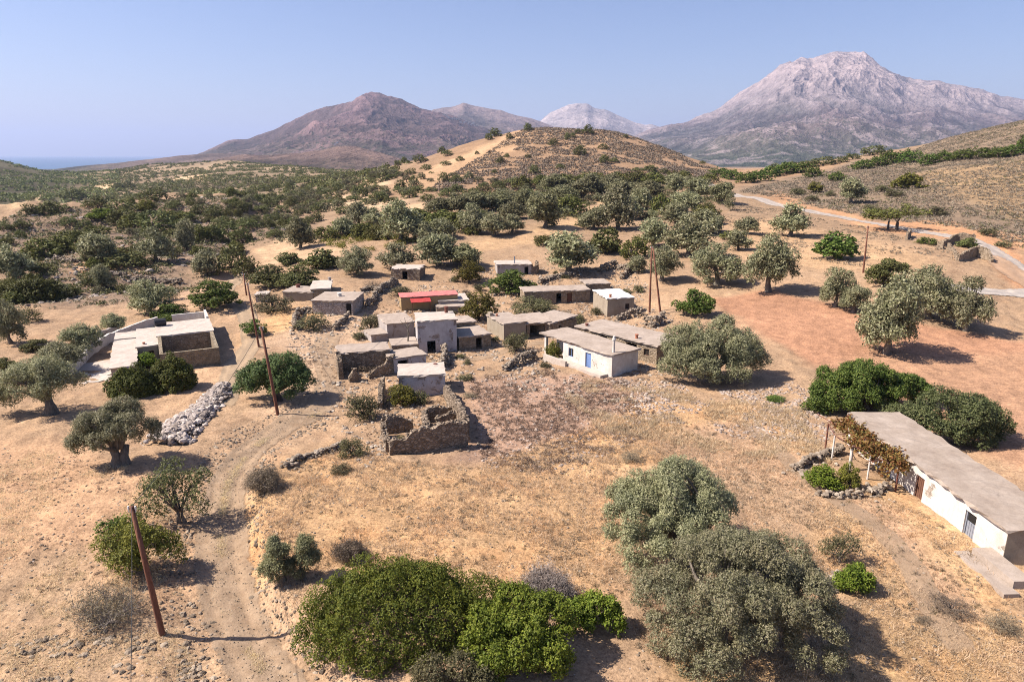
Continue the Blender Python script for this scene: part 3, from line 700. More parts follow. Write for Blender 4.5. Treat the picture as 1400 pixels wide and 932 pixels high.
def leaves(clumps, per, L, W, rng, wild=.65, up=.25, shell=.55, lowcut=-.7, sprig=2.1, tuftiness=.28):
    """leaf faces on and in a set of clumps (x, y, z, r)"""
    cl = np.asarray(clumps, float)
    cnt = np.maximum(4, (per * (cl[:, 3] / cl[:, 3].mean()) ** 2)).astype(int)
    ci = np.repeat(np.arange(len(cl)), cnt); n = len(ci)
    k = 5; n = n // k; ci = ci[rng.permutation(len(ci))[:n]]     # sprigs of five leaves
    d = dirs(n, rng); keepd = (d[:, 2] > lowcut) | (rng.random(n) < .3)
    rr = shell + (1.02 - shell) * rng.random(n) ** .6
    tuft = 1 + tuftiness * np.sin(d[:, 0] * 7 + ci * 1.7) * np.sin(d[:, 1] * 6 + ci) * np.sin(d[:, 2] * 7 + ci * .6)
    P = cl[ci, :3] + d * (cl[ci, 3] * rr * tuft)[:, None]
    keep = keepd.copy()
    for c in cl:                                # drop leaves buried deep in a neighbouring clump
        keep &= ~(((P - c[:3]) ** 2).sum(1) < (c[3] * .5) ** 2)
    P, d = P[keep], d[keep]
    g = d + .75 * rng.normal(size=P.shape) + np.array([0, 0, .45]); g /= np.linalg.norm(g, axis=1)[:, None]
    P = np.repeat(P, k, 0) + np.repeat(g, k, 0) * (np.tile(np.arange(k) / k, len(P)) * L * sprig * rng.uniform(.6, 1.4, len(P) * k))[:, None] + rng.normal(size=(len(P) * k, 3)) * L * .16
    d = np.repeat(d, k, 0); n = len(P)
    N = d + wild * rng.normal(size=(n, 3)) + np.array([0, 0, up])
    s = rng.uniform(.65, 1.35, n)
    return quads_np(P, N, L * s, W * s, rng)

def limbs(base_pts, clumps, r0, h0, rng, n=10, wob=.15):
    """trunk and main limbs that reach into the clumps"""
    m = MB(); cl = sorted(clumps, key=lambda c: -c[3])[:n]
    for bx, by, rr in base_pts:
        top = Vector((bx * .6 + rng.normal() * .1 * h0, by * .6 + rng.normal() * .1 * h0, h0))
        mid = Vector((bx, by, h0 * .5)) + Vector((rng.normal(), rng.normal(), 0)) * wob * rr * 3
        m.tube([(bx * 1.25, by * 1.25, -.5), (bx * 1.1, by * 1.1, .08 * h0), mid, top], [rr * 1.9, rr * 1.45, rr, rr * .8], 9)
    bp = [Vector((b[0] * .6, b[1] * .6, h0 * .86)) for b in base_pts]
    for c in cl:
        e = Vector(c[:3]); s = min(bp, key=lambda p: (p - e).length)
        k = s.lerp(e, .5) + Vector((rng.normal(), rng.normal(), abs(rng.normal()))) * (e - s).length * .12
        m.tube([s, s.lerp(k, .5), k, e], [r0 * .5, r0 * .4, r0 * .26, r0 * .1], 6)
        for _ in range(2):
            e2 = e + Vector(tuple(dirs(1, rng)[0])) * c[3] * .8
            m.tube([k, k.lerp(e2, .6), e2], [r0 * .2, r0 * .13, r0 * .04], 5, cap=False)
    return m

def shape(kind, rng, w=1.0, h=1.0):
    """clumps of a crown of width w and height h standing on the ground, and how the stem stands"""
    cl = []
    if kind == 'olive':
        n = int(rng.integers(4, 7)); lob = []
        for i in range(n):
            a = 2 * math.pi * (i + rng.uniform(-.3, .3)) / n; q = rng.uniform(.17, .30) * w
            lob.append((math.cos(a) * q, math.sin(a) * q, h * rng.uniform(.34, .66), w * rng.uniform(.18, .25)))
        lob.append((rng.normal() * .05 * w, rng.normal() * .05 * w, h * .70, w * .23)); lob.append((rng.normal() * .1 * w, rng.normal() * .1 * w, h * .42, w * .22))
        for i in range(4):
            a = i * 1.57 + rng.uniform(-.5, .5); q = rng.uniform(.2, .34) * w; lob.append((math.cos(a) * q, math.sin(a) * q, h * rng.uniform(.2, .36), w * rng.uniform(.12, .18)))
        for x, y, z, r in lob:
            for _ in range(9):
                d = dirs(1, rng, -.7)[0]
                cl.append((x + d[0] * r * .8, y + d[1] * r * .8, max(.1 * h, min(z + d[2] * r * .85 * h / w, h * .9)), r * rng.uniform(.32, .58)))
        stem = .3
    elif kind == 'round':
        ph = rng.uniform(0, 6.28, 4); am = rng.uniform(.06, .2, 3); ctr = [(rng.normal() * .12, rng.normal() * .12, rng.uniform(.65, 1)) for _ in range(3)]
        for i in range(75):
            d = dirs(1, rng, -.15)[0]; k = rng.uniform(.60, .9); th = math.atan2(d[1], d[0])
            b = 1 + am[0] * math.sin(2 * th + ph[0]) + am[1] * math.sin(3 * th + ph[1]) + am[2] * math.sin(4 * d[2] + th + ph[2]) + .07 * rng.normal()
            cl.append((d[0] * w / 2 * k * b, d[1] * w / 2 * k * b, max(.06 * h, .12 * h + d[2] * h * .76 * k), w * rng.uniform(.075, .125)))
        stem = .2
    elif kind == 'dome':                         # bushy tree, crown nearly to the ground
        n = int(rng.integers(5, 8)); lob = [(0, 0, h * .55, w * .28), (.1 * w, .05 * w, h * .3, w * .25)]
        for i in range(n):
            a = 2 * math.pi * (i + rng.uniform(-.35, .35)) / n; q = rng.uniform(.2, .32) * w
            lob.append((math.cos(a) * q, math.sin(a) * q, h * rng.uniform(.18, .52), w * rng.uniform(.16, .24)))
        for i in range(6):
            a = i * 1.05 + rng.uniform(-.4, .4); q = rng.uniform(.24, .36) * w; lob.append((math.cos(a) * q, math.sin(a) * q, h * rng.uniform(.14, .26), w * rng.uniform(.11, .17)))
        for x, y, z, r in lob:
            for _ in range(8):
                d = dirs(1, rng, -.5)[0]
                cl.append((x + d[0] * r * .8, y + d[1] * r * .8, max(.07 * h, min(z + d[2] * r * .85 * h / w, h * .92)), r * rng.uniform(.32, .55)))
        stem = .2
    elif kind == 'upright':
        for i in range(46):
            z = rng.uniform(.14, .95); k = (1 - abs(z - .42) ** 1.6 * 2.1) * .5
            a = rng.uniform(0, 6.28); q = max(.05, k) * rng.uniform(.45, .85)
            cl.append((math.cos(a) * q * w, math.sin(a) * q * w, z * h * .93, w * rng.uniform(.09, .16)))
        stem = .22
    elif kind == 'umbrella':
        for i in range(44):
            a = rng.uniform(0, 6.28); q = math.sqrt(rng.random()) * .46
            cl.append((math.cos(a) * q * w, math.sin(a) * q * w, h * (.74 - .9 * q * q + rng.normal() * .09), w * rng.uniform(.075, .125)))
        stem = .55
    elif kind == 'low':                          # loose low bush
        for i in range(30):
            d = dirs(1, rng, .0)[0]; k = rng.uniform(.45, .9)
            cl.append((d[0] * w / 2 * k, d[1] * w / 2 * k, .1 * h + d[2] * h * .72 * k, w * rng.uniform(.09, .17)))
        stem = .15
    return cl, stem * h

PROTO = {}
SPEC = {'holm': ('round', OAK, DBARK, 130, .032, .021), 'hedge': ('round', CAROB, DBARK, 130, .034, .022), 'greyo': ('round', DARKO, DBARK, 130, .034, .017), 'olive': ('olive', OLIVE, BARK, 250, .034, .017), 'darkolive': ('olive', DARKO, BARK, 330, .034, .017), 'round': ('round', MAQUIS, DBARK, 210, .030, .019),
        'oak': ('dome', OAK, DBARK, 150, .036, .022), 'carob': ('dome', CAROB, DBARK, 150, .036, .023), 'bright': ('dome', BRIGHT, DBARK, 150, .036, .024),
        'yellow': ('dome', YELLOW, DBARK, 140, .034, .02), 'upright': ('upright', DARKO, BARK, 170, .036, .018), 'umbrella': ('umbrella', MAQUIS, DBARK, 190, .03, .016),
        'scrub': ('low', SCRUB, DBARK, 190, .05, .008), 'mixed': ('low', MIXB, DBARK, 190, .045, .02), 'green_low': ('low', CAROB, DBARK, 210, .045, .025)}
def proto(kind, var, far):
    key = (kind, var, far)
    if key in PROTO: return PROTO[key]
    shp, mat, bark, per, L, W = SPEC[kind]
    rng = np.random.default_rng(hash((shp, var)) % 9999 if False else sum(map(ord, kind)) * 31 + var * 7 + 5)
    cl, stem = shape(shp, rng)
    if far: per, L, W = per * .34, L * 1.8, W * 1.9
    V, Fc = leaves(cl, per, L, W, rng, wild=.4 if shp == 'round' else .65, sprig=.7 if shp in ('round', 'dome') else 2.1)
    V[:, 2] = np.maximum(V[:, 2], .005)
    n = 1 if shp != 'umbrella' else 3
    bp = [((.09 * math.cos(i * 2.2 + 1)) * (n > 1), (.09 * math.sin(i * 2.2 + 1)) * (n > 1), .028 if n == 1 else .016) for i in range(n)]
    if shp == 'olive': bp = [(0, 0, .045)]
    tm = limbs(bp, cl, .05, stem, rng, 7)
    if far:
        a = len(V); tv = np.array(tm.v); tq = np.array([q if len(q) == 4 else (q[0], q[1], q[2], q[3]) for q in tm.f]) + a
        me = np_mesh(kind, np.vstack([V, tv]), np.vstack([Fc, tq]), [mat(), bark()], np.r_[np.zeros(len(Fc)), np.ones(len(tq))])
        PROTO[key] = (me,)
    else:
        PROTO[key] = (np_mesh(kind + '_crown', V, Fc, mat()), tm.mesh('trunk', bark(), smooth=True))
    return PROTO[key]

NAMES = {'holm': 'evergreen_bush', 'hedge': 'green_bush', 'greyo': 'olive_bush', 'olive': 'olive_tree', 'darkolive': 'olive_tree', 'round': 'lentisk_bush', 'oak': 'evergreen_tree', 'carob': 'carob_tree', 'bright': 'green_bush', 'yellow': 'yellowing_tree',
         'upright': 'upright_tree', 'umbrella': 'spreading_tree', 'scrub': 'dry_bush', 'mixed': 'scrub_bush', 'green_low': 'green_bush'}
CATS = {k: ('bush' if k in ('round', 'bright', 'scrub', 'mixed', 'green_low', 'holm', 'hedge', 'greyo') else 'tree') for k in NAMES}
VARS = {'olive': 8, 'darkolive': 5, 'holm': 6, 'oak': 4, 'carob': 4}
def plant(kind, px, py, wpx, hpx, label, group=None, far=None, name=None, var=None):
    """a tree or bush whose foot stands at pixel (px, py) of the photograph and that measures wpx by hpx there"""
    p = at(px, py); s = mpp(p); dep = math.atan2(CAMZ - p.z, p.y)
    w = wpx * s; h = max(.45 * w if kind != 'umbrella' else .3 * w, (hpx * s - .30 * w * math.sin(dep)) / math.cos(dep))
    rng = random.Random(int(px * 31 + py * 57 + wpx))
    far = (p.y > 135) if far is None else far
    var = rng.randrange(VARS.get(kind, 3)) if var is None else var
    ms = proto(kind, var, far); loc = (p.x, p.y, p.z - .05)
    sx = w * 1.12; rot = (0, 0, rng.uniform(0, 6.28))
    if len(ms) == 1:
        o = link(name or NAMES[kind], ms[0], None, loc); tag(o, label, CATS[kind], group)
    else:
        o = thing(name or NAMES[kind], label, CATS[kind], loc, group)
        link('crown', ms[0], o); link('trunk', ms[1], o)
    o.scale = (sx, sx, h * 1.05); o.rotation_euler = rot
    return o

def near_tree(name, label, cat, px, py, clumps, per, L, W, mat, bark, stems, r0, h0, seed, wild=.65, nl=12, group=None, lift=0, shell=.55, sprig=2.1, tuftiness=.28):
    """a large tree with a crown of its own; clumps are in metres from its foot"""
    p = at(px, py); rng = np.random.default_rng(seed)
    o = thing(name, label, cat, (p.x, p.y, p.z - .04), group)
    V, Fc = leaves(clumps, per, L, W, rng, wild=wild, up=.5, shell=shell, sprig=sprig, tuftiness=tuftiness)
    V[:, 2] = np.maximum(V[:, 2], H(V[:, 0] + p.x, V[:, 1] + p.y) - p.z + .02)
    link('crown', np_mesh('crown', V, Fc, mat), o)
    link('trunk', limbs(stems, clumps, r0, h0, rng, nl).mesh('trunk', bark, smooth=True), o)
    return o
def lobes(spec, n, k, rng, rmin=.38, rmax=.62, zs=.9, low=-.6):
    out = []
    for x, y, z, r in spec:
        for _ in range(n):
            d = dirs(1, rng, low)[0]
            out.append((x + d[0] * r * k, y + d[1] * r * k, max(.35, z + d[2] * r * k * zs), r * rng.uniform(rmin, rmax)))
    return out

def bare_bush(name, label, px, py, w, h, n, mat, seed, spread=1.0):
    """leafless bush: a mesh of thin forking twigs"""
    p = at(px, py); rng = np.random.default_rng(seed); m = MB()
    o = thing(name, label, 'bush', (p.x, p.y, p.z - .05))
    tips = []
    for i in range(n):
        a = rng.uniform(0, 6.28); e = rng.uniform(.15, 1.0)
        tip = Vector((math.cos(a) * w / 2 * math.cos(e) * rng.uniform(.5, 1), math.sin(a) * w / 2 * math.cos(e) * rng.uniform(.5, 1), h * math.sin(e) * rng.uniform(.6, 1)))
        b = Vector((rng.normal() * w * .08, rng.normal() * w * .08, 0))
        k = b.lerp(tip, .5) + Vector((0, 0, h * .12)); m.tube([b, k, tip], [.03, .018, .008], 4, cap=False)
        for _ in range(9):
            s = k.lerp(tip, rng.uniform(0, .9)); t = s + Vector(tuple(dirs(1, rng, -.2)[0])) * rng.uniform(.15, .3) * w * .6
            m.tube([s, s.lerp(t, .5) + Vector((0, 0, .04)), t], [.012, .009, .005], 3, cap=False); tips.append(t)
    link('stem', m.mesh('stem', bark_mat('grey_bark', (.13, .11, .10), (.27, .235, .22))), o)
    P = np.array([tuple(t) for t in tips]); P = np.repeat(P, 16, 0) + rng.normal(size=(len(P) * 16, 3)) * w * .05
    P[:, 2] = np.abs(P[:, 2])
    V, Fc = quads_np(P, rng.normal(size=P.shape), .26 * rng.uniform(.6, 1.3, len(P)), .022, rng)
    link('twigs', np_mesh('twigs', V, Fc, mat), o)
    return o

def dense_bush(name, label, px, py, wx, wy, h, n, r0, mat, seed, per, leaf):
    # a cushion of many tight tufts, evenly set over a dome with a wavy outline
    r = np.random.default_rng(seed); cl = []; ph = r.uniform(0, 6.28, 4)
    for i in range(int(n * 1.12)):
        z = 1 - i / n; a = i * 2.39996 + r.normal() * .12; q = math.sqrt(max(0, 1 - z * z))
        b = (1 + .07 * math.sin(2 * a + ph[0]) + .06 * math.sin(3 * a + ph[1]) + .05 * math.sin(5 * z + 2 * a + ph[2])) * r.uniform(.80, 1.02)
        b *= 1 - .13 * max(0, math.sin(4 * a + 3 * z + ph[3])) ** 3
        cl.append((q * math.cos(a) * wx / 2 * b, q * math.sin(a) * wy / 2 * b, max(.2, z * (h - r0) * b + .25), r0 * r.uniform(.62, 1.3)))
    for i in range(int(n * .45)):                # and the darker mass of leaves inside
        z = 1 - i / (n * .42); a = i * 2.39996; q = math.sqrt(max(0, 1 - z * z)); cl.append((q * math.cos(a) * wx * .39, q * math.sin(a) * wy * .39, max(.2, z * (h - r0) * .8 + .1), r0 * 1.3))
    return near_tree(name, label, 'bush', px, py, cl, per, leaf, leaf * .75, mat, DBARK(), [(0, 0, .2), (wx * .08, .1, .16), (-wx * .09, .1, .17)], .22, .25 * h, seed, wild=.42, nl=16, shell=.66, sprig=.8, tuftiness=.14)

# ---- foreground trees, each with a crown of its own
def foreground():
    r = np.random.default_rng(101)
    sp = [(-2.6, .4, 2.9, 1.7), (-1.4, 1.9, 3.8, 1.8), (.3, .8, 4.6, 1.9), (.6, 2.6, 4.2, 1.7), (2.0, 1.2, 3.6, 1.5), (-2.6, 2.5, 3.0, 1.4), (-.6, -1.3, 3.2, 1.6), (1.5, -1.0, 3.1, 1.4), (-2.5, -1.2, 2.0, 1.3), (2.9, 2.2, 3.0, 1.0)]
    near_tree('olive_tree', 'broad silvery olive tree rising behind the lower olive, in the yellow field', 'tree', 925, 775,
              lobes(sp, 17, .95, r, .2, .42), 1150, .115, .042, OLIVE(), BARK(), [(0, 0, .38), (.5, .2, .28)], .42, 1.5, 1)
    sp = [(-3.2, 1.4, 1.9, 1.5), (-2.6, -.8, 1.7, 1.6), (-1.2, 1.6, 3.3, 1.8), (-.6, -1.4, 3.0, 1.8), (.9, .8, 3.8, 1.9), (1.1, -1.6, 2.7, 1.6), (2.6, 1.7, 3.4, 1.7), (2.9, -.4, 3.0, 1.7), (4.1, .9, 2.2, 1.4), (3.4, -1.9, 1.9, 1.3), (-1.9, -2.4, 1.2, 1.2), (.3, 2.7, 3.3, 1.5), (4.3, 2.3, 2.2, 1.1)]
    near_tree('olive_tree', 'largest silvery olive tree, spreading over its own black shadow at the bottom edge', 'tree', 998, 882,
              lobes(sp, 16, .95, r, .2, .42), 1150, .11, .042, OLIVE(), BARK(), [(-.5, 0, .34), (.7, .3, .34), (.1, -.3, .3)], .42, 1.4, 2)
    dense_bush('lentisk_bush', 'huge dark green rounded bush of tight tufts at the bottom of the picture', 547, 858, 10.2, 6.9, 3.7, 370, .375, LENT(), 3, 640, .062)
    sp = [(-1.9, .2, 1.1, 1.3), (-.5, 1.0, 1.6, 1.3), (-.4, -.8, 1.3, 1.3), (.9, .3, 1.6, 1.25), (1.0, -1.1, .9, 1.0), (-1.7, -1.3, .7, 1.0)]
    near_tree('bright_bush', 'bright yellow-green bush touching the right flank of the dark rounded bush', 'bush', 722, 892,
              lobes(sp, 17, .85, r, .24, .40), 760, .115, .07, BRIGHT(), DBARK(), [(0, 0, .12), (.6, .2, .1)], .14, .7, 4)
    sp = [(-.6, 0, .8, .8), (.5, .2, .9, .9), (1.2, -.1, .6, .6)]
    near_tree('bright_bush', 'smaller bright green bush below the bare purple-grey shrub', 'bush', 806, 858,
              lobes(sp, 14, .85, r, .28, .45), 520, .115, .07, BRIGHT(), DBARK(), [(0, 0, .1)], .12, .5, 5)
    sp = [(-1.0, 0, .5, .8), (.4, .2, .6, .8), (1.3, -.2, .4, .6)]
    near_tree('scrub_bush', 'dull grey-green low bush in front of the dark rounded bush, at the frame edge', 'bush', 620, 934,
              lobes(sp, 14, .85, r, .28, .45), 260, .12, .05, MIXB(), DBARK(), [(0, 0, .08)], .1, .4, 6)
    bare_bush('bare_bush', 'leafless purple-grey bush between the bright bush and the big olive', 748, 826, 3.8, 2.3, 90, GREYB(), 7)
    bare_bush('bare_bush', 'leafless grey-brown bush spreading around the foot of the nearest pole', 150, 845, 5.4, 1.6, 34, SCRUB(), 8)
    bare_bush('bare_bush', 'leafless brown-grey bush on the bank above the track bend', 362, 668, 3.2, 1.8, 70, SCRUB(), 9)
    bare_bush('bare_bush', 'faded brown bush behind the twin upright olive bushes', 478, 765, 2.2, 1.6, 50, SCRUB(), 10)
    sp = [(-.75, 0, 1.3, .75), (-.7, 0, 2.2, .6), (.75, .1, 1.4, .65), (.8, .1, 2.3, .5), (-1.2, -.2, .7, .6), (.1, .2, .7, .6)]
    near_tree('olive_bush', 'dark twin-headed young olive bush left of the dark rounded bush', 'bush', 402, 792,
              lobes(sp, 13, .85, r, .3, .48), 560, .10, .036, DARKO(), BARK(), [(-.5, 0, .08), (.6, 0, .08)], .1, .8, 11)
    YB = leaf_mat('dense_bush_leaves', (.055, .07, .014), (.095, .112, .022), (.175, .175, .04), .22)
    dense_bush('round_bush', 'dark olive-green ball-shaped bush at the front wall of the walled house', 182, 538, 5.0, 4.4, 3.0, 110, .36, YB, 41, 420, .11)
    dense_bush('round_bush', 'yellowish dark green ball-shaped bush under the stone courtyard wall', 238, 528, 5.0, 4.4, 3.5, 110, .36, YB, 42, 420, .11)
    dense_bush('round_bush', 'large dark rounded bush low on the rocky left slope', 50, 411, 11, 9, 4.6, 130, .68, YB, 43, 420, .22)
    # old olive and its neighbours on the left
    sp = [(-1.8, .3, 2.9, 1.3), (-.8, -.6, 3.5, 1.4), (.4, .6, 4.0, 1.4), (1.5, -.2, 3.4, 1.2), (2.2, .6, 2.8, 1.0), (-2.4, -.6, 2.1, 1.0), (.3, -1.1, 3.0, 1.2), (-.6, 1.3, 3.5, 1.2)]
    near_tree('olive_tree', 'old olive tree with a thick gnarled trunk beside the long stone heap', 'tree', 164, 636,
              lobes(sp, 12, .85, r, .3, .5), 850, .14, .05, OLIVE(), BARK(), [(-.25, 0, .34), (.3, .1, .34), (0, -.25, .3)], .42, 1.7, 12)
    sp = [(-3.4, .4, 2.6, 1.6), (-1.8, 1.2, 3.6, 1.7), (-1.4, -1.0, 3.3, 1.7), (.3, .2, 4.2, 1.7), (1.7, 1.0, 3.6, 1.4), (1.3, -1.2, 2.9, 1.3), (-4.3, -.8, 1.9, 1.3)]
    near_tree('olive_tree', 'wide olive tree cut by the left edge, below the curved garden wall', 'tree', 68, 566,
              lobes(sp, 12, .85, r, .3, .5), 850, .15, .055, OLIVE(), BARK(), [(0, 0, .42), (.3, .2, .3)], .45, 1.7, 13)
    sp = [(-1.5, .2, 2.1, 1.1), (.2, -.4, 2.9, 1.2), (1.1, .5, 2.6, 1.1), (-.5, .9, 3.1, 1.1), (1.4, -.5, 1.7, .9), (-1.8, -.5, 1.3, .9)]
    near_tree('almond_tree', 'thin-leaved green tree above the nearest pole, beside the track', 'tree', 245, 714,
              lobes(sp, 11, .9, r, .3, .5), 150, .14, .07, leaf_mat('dusty_leaves', (.07, .08, .03), (.115, .122, .048), (.19, .188, .085), .24), BARK(), [(0, 0, .12), (.3, .1, .1)], .15, 1.0, 14)
    sp = [(-1.2, .2, 1.4, 1.2), (.2, .2, 2.1, 1.3), (1.2, -.2, 1.6, 1.2), (-.2, -.8, 1.1, 1.0), (1.8, .4, 1.0, .9)]
    near_tree('yellowing_bush', 'yellowish green bush half hidden behind the nearest pole', 'bush', 190, 778,
              lobes(sp, 12, .9, r, .3, .5), 420, .12, .06, YELLOW(), DBARK(), [(0, 0, .12)], .12, .6, 15)
    sp = [(-.9, 0, 1.0, .8), (-2.0, .2, .9, .7)]
    near_tree('green_bush', 'sparse leafy shoots on the left flank of the yellowish bush', 'bush', 172, 742,
              lobes([(0, 0, .8, .8), (-.9, .2, .7, .7)], 10, .9, r, .3, .5), 80, .2, .12, CAROB(), DBARK(), [(0, 0, .06)], .07, .4, 16)
    # middle: carob by the track, great olive by the white house, trees behind the long house
    sp = [(-2.6, 0, 1.9, 1.6), (-1.2, 1.0, 2.9, 1.7), (-.6, -1.2, 2.4, 1.6), (1.0, .5, 3.3, 1.8), (2.3, 0, 2.5, 1.5), (1.4, -1.3, 1.9, 1.3), (2.8, 1.2, 2.0, 1.2)]
    near_tree('carob_tree', 'dark green carob tree shading the track beside the tall middle pole', 'tree', 376, 548,
              lobes(sp, 13, .85, r, .28, .46), 700, .155, .095, leaf_mat('dark_carob_leaves', (.05, .08, .025), (.085, .12, .04), (.16, .19, .07), .22), DBARK(), [(0, 0, .25), (.5, .1, .2)], .3, 1.2, 17)
    sp = [(-4.2, 0, 2.4, 1.8), (-3.2, 1.4, 4.2, 1.9), (-2.2, -1.2, 2.6, 1.8), (-1.0, .8, 4.8, 2.0), (.2, -1.2, 3.4, 2.0), (1.2, 1.2, 5.0, 2.0), (2.8, -.4, 3.9, 1.9), (3.9, .8, 4.0, 1.8), (4.6, -.3, 2.4, 1.5), (-.8, -1.9, 1.7, 1.4), (2.2, -1.8, 1.8, 1.4)]
    near_tree('olive_tree', 'massive round-topped olive tree right of the white house with the blue door', 'tree', 972, 520,
              lobes(sp, 12, .85, r, .3, .5), 950, .18, .07, OLIVE(), BARK(), [(0, 0, .5), (1.0, .2, .35)], .5, 1.8, 18)
    sp = [(-4.0, 0, 1.5, 1.6), (-2.6, 1.2, 2.6, 1.8), (-1.0, .6, 2.9, 1.9), (.7, 1.4, 3.0, 1.9), (2.4, .9, 2.5, 1.7), (4.0, 1.4, 1.9, 1.6), (5.4, 1.7, 1.7, 1.5), (6.4, 1.2, 1.3, 1.3), (-5.0, -.3, 1.0, 1.3), (-.4, -.6, 1.7, 1.6), (2.0, -.4, 1.4, 1.4), (-2.6, -.8, 1.3, 1.5)]
    near_tree('carob_tree', 'bright green carob tree behind the upper end of the long house', 'tree', 1180, 562,
              lobes(sp, 14, .85, r, .26, .42), 760, .145, .09, CAROB(), DBARK(), [(0, 0, .25), (1, .2, .2)], .3, .8, 19)
    sp = [(3.9, 1.2, 1.7, 1.6), (2.4, 2.4, 2.6, 1.6), (-4.2, 1.6, 1.6, 1.5), (-3.4, 1.2, 1.8, 1.5), (-2.4, .2, 1.7, 1.5), (-.9, 1.2, 3.2, 1.6), (.5, -.4, 2.8, 1.6), (1.9, .3, 2.4, 1.5), (.4, 1.7, 2.8, 1.4), (2.8, .8, 2.0, 1.3), (-1.2, -.5, 1.2, 1.3), (1.6, -.8, 1.0, 1.2), (3.0, .2, 1.0, 1.1)]
    near_tree('carob_tree', 'darker thin-crowned tree with bare twigs behind the middle of the long house', 'tree', 1306, 606,
              lobes(sp, 13, .88, r, .28, .44), 520, .14, .085, leaf_mat('thin_green_leaves', (.07, .10, .04), (.12, .15, .06), (.21, .235, .11), .25), BARK(), [(0, 0, .22), (.4, .2, .18)], .3, .8, 20, nl=18)
    near_tree('bright_bush', 'bright green bush glowing at the right side of the largest olive', 'bush', 1166, 806,
              lobes([(-.4, 0, .7, .7), (.4, .2, .7, .7)], 13, .85, r, .3, .45), 430, .115, .07, BRIGHT(), DBARK(), [(0, 0, .08)], .1, .4, 21)
    near_tree('scrub_bush', 'thin ochre-green bush above the bright bush beside the largest olive', 'bush', 1148, 768,
              lobes([(-.5, 0, .9, .7), (.4, .2, 1.1, .7)], 12, .85, r, .3, .45), 120, .13, .045, MIXB(), BARK(), [(0, 0, .07)], .09, .5, 22)
foreground()
# ------------------------------------------------------------ houses and walls
WHITE = lambda: plaster_mat('whitewash', (.624, .596, .552), (.496, .440, .384), (.240, .200, .160), .605)
PALE = lambda: plaster_mat('pale_plaster', (.400, .360, .336), (.304, .264, .240), (.192, .152, .124), .58)
LAV = lambda: plaster_mat('old_whitewash', (.496, .464, .456), (.376, .336, .328), (.208, .168, .144), .57)
OCHRE = lambda: plaster_mat('ochre_plaster', (.368, .264, .136), (.288, .200, .104), (.208, .160, .112), .68)
TANP = lambda: plaster_mat('tan_plaster', (.336, .284, .216), (.264, .216, .160), (.200, .160, .124), .60)
STONE = lambda: stone_mat('village_stone', (.192, .148, .104), (.288, .228, .160), (.384, .316, .240), 3.4, (.264, .208, .148))
RSTONE = lambda: stone_mat('ruin_stone', (.160, .124, .092), (.248, .196, .144), (.360, .296, .228), 3.0, (.152, .116, .084))
WSTONE = lambda: stone_mat('whitewashed_stone', (.288, .256, .232), (.416, .384, .360), (.528, .496, .464), 3.2, (.208, .176, .152))
CONC = lambda: concrete_mat('roof_concrete', (0.293, 0.235, 0.188), (0.358, 0.294, 0.240), (0.407, 0.340, 0.285))
PCONC = lambda: concrete_mat('pale_roof_concrete', (0.391, 0.329, 0.278), (0.463, 0.399, 0.341), (0.513, 0.450, 0.394))
WCONC = lambda: concrete_mat('white_roof', (.528, .496, .464), (.608, .584, .560), (.656, .640, .616))
DARK = lambda: plain_mat('dark_opening', (.02, .018, .016), .9, 0, .2)
WOOD = lambda: plain_mat('brown_wood', (.14, .07, .045), .8, 0, .3)
BLUE = lambda: plain_mat('blue_paint', (.16, .24, .45), .6, 0, .2)
GREYM = lambda: plain_mat('grey_metal', (.27, .29, .33), .5, .2, .2)
RED = lambda: plain_mat('red_sheet', (.38, .052, .048), .6, 0, .18)
CLAY = lambda: plain_mat('clay_pot', (.36, .15, .09), .8, 0, .2)
RUST = lambda: plain_mat('rusty_pipe', (.17, .07, .05), .7, .2, .3)
POLE = lambda: bark_mat('tarred_pole', (.11, .05, .035), (.21, .095, .06))
WIRE = lambda: plain_mat('black_cable', (.03, .03, .03), .6, 0, .1)

class Frame:
    def __init__(s, A, B, depth, z=None):
        a, b = at(*A), at(*B); s.o = a; d = Vector((b.x - a.x, b.y - a.y, 0)); s.L = d.length
        s.ex = d.normalized(); s.ey = Vector((-s.ex.y, s.ex.x, 0)); s.D = depth
        s.z = z if z is not None else (a.z + b.z) / 2
    def pt(s, a, b, h): p = s.o + s.ex * a + s.ey * b; return Vector((p.x, p.y, s.z + h))
    def s_of(s, px, py): p = at(px, py) - s.o; return p.x * s.ex.x + p.y * s.ex.y

def panel(m, fr, a, b, th, h, holes=(), low=-.9):
    """a wall from a=(s,t) to b=(s,t), th metres thick to its left-hand inside; holes are (from, to, bottom, top) along it"""
    A, B = Vector((*a, 0)), Vector((*b, 0)); e = (B - A).normalized(); n = Vector((-e.y, e.x, 0)) * th; L = (B - A).length
    P = lambda s, k, z: fr.pt(*(A + e * s + n * k)[:2], z)
    xs = sorted({0, L, *[max(0, q[0]) for q in holes], *[min(L, q[1]) for q in holes]})
    hf = h if callable(h) else (lambda s: h)
    for x0, x1 in zip(xs[:-1], xs[1:]):
        cut = sorted([(q[2], q[3]) for q in holes if q[0] < (x0 + x1) / 2 < q[1]]); z = low
        segs = []
        for z0, z1 in cut: segs.append((z, z0)); z = z1
        segs.append((z, None))
        for z0, z1 in segs:
            t0, t1 = (hf(x0), hf(x1)) if z1 is None else (z1, z1)
            if t0 - z0 < .03: continue
            m.quadbox([P(x0, 0, z0), P(x1, 0, z0), P(x1, 1, z0), P(x0, 1, z0)], [P(x0, 0, t0), P(x1, 0, t1), P(x1, 1, t1), P(x0, 1, t0)])
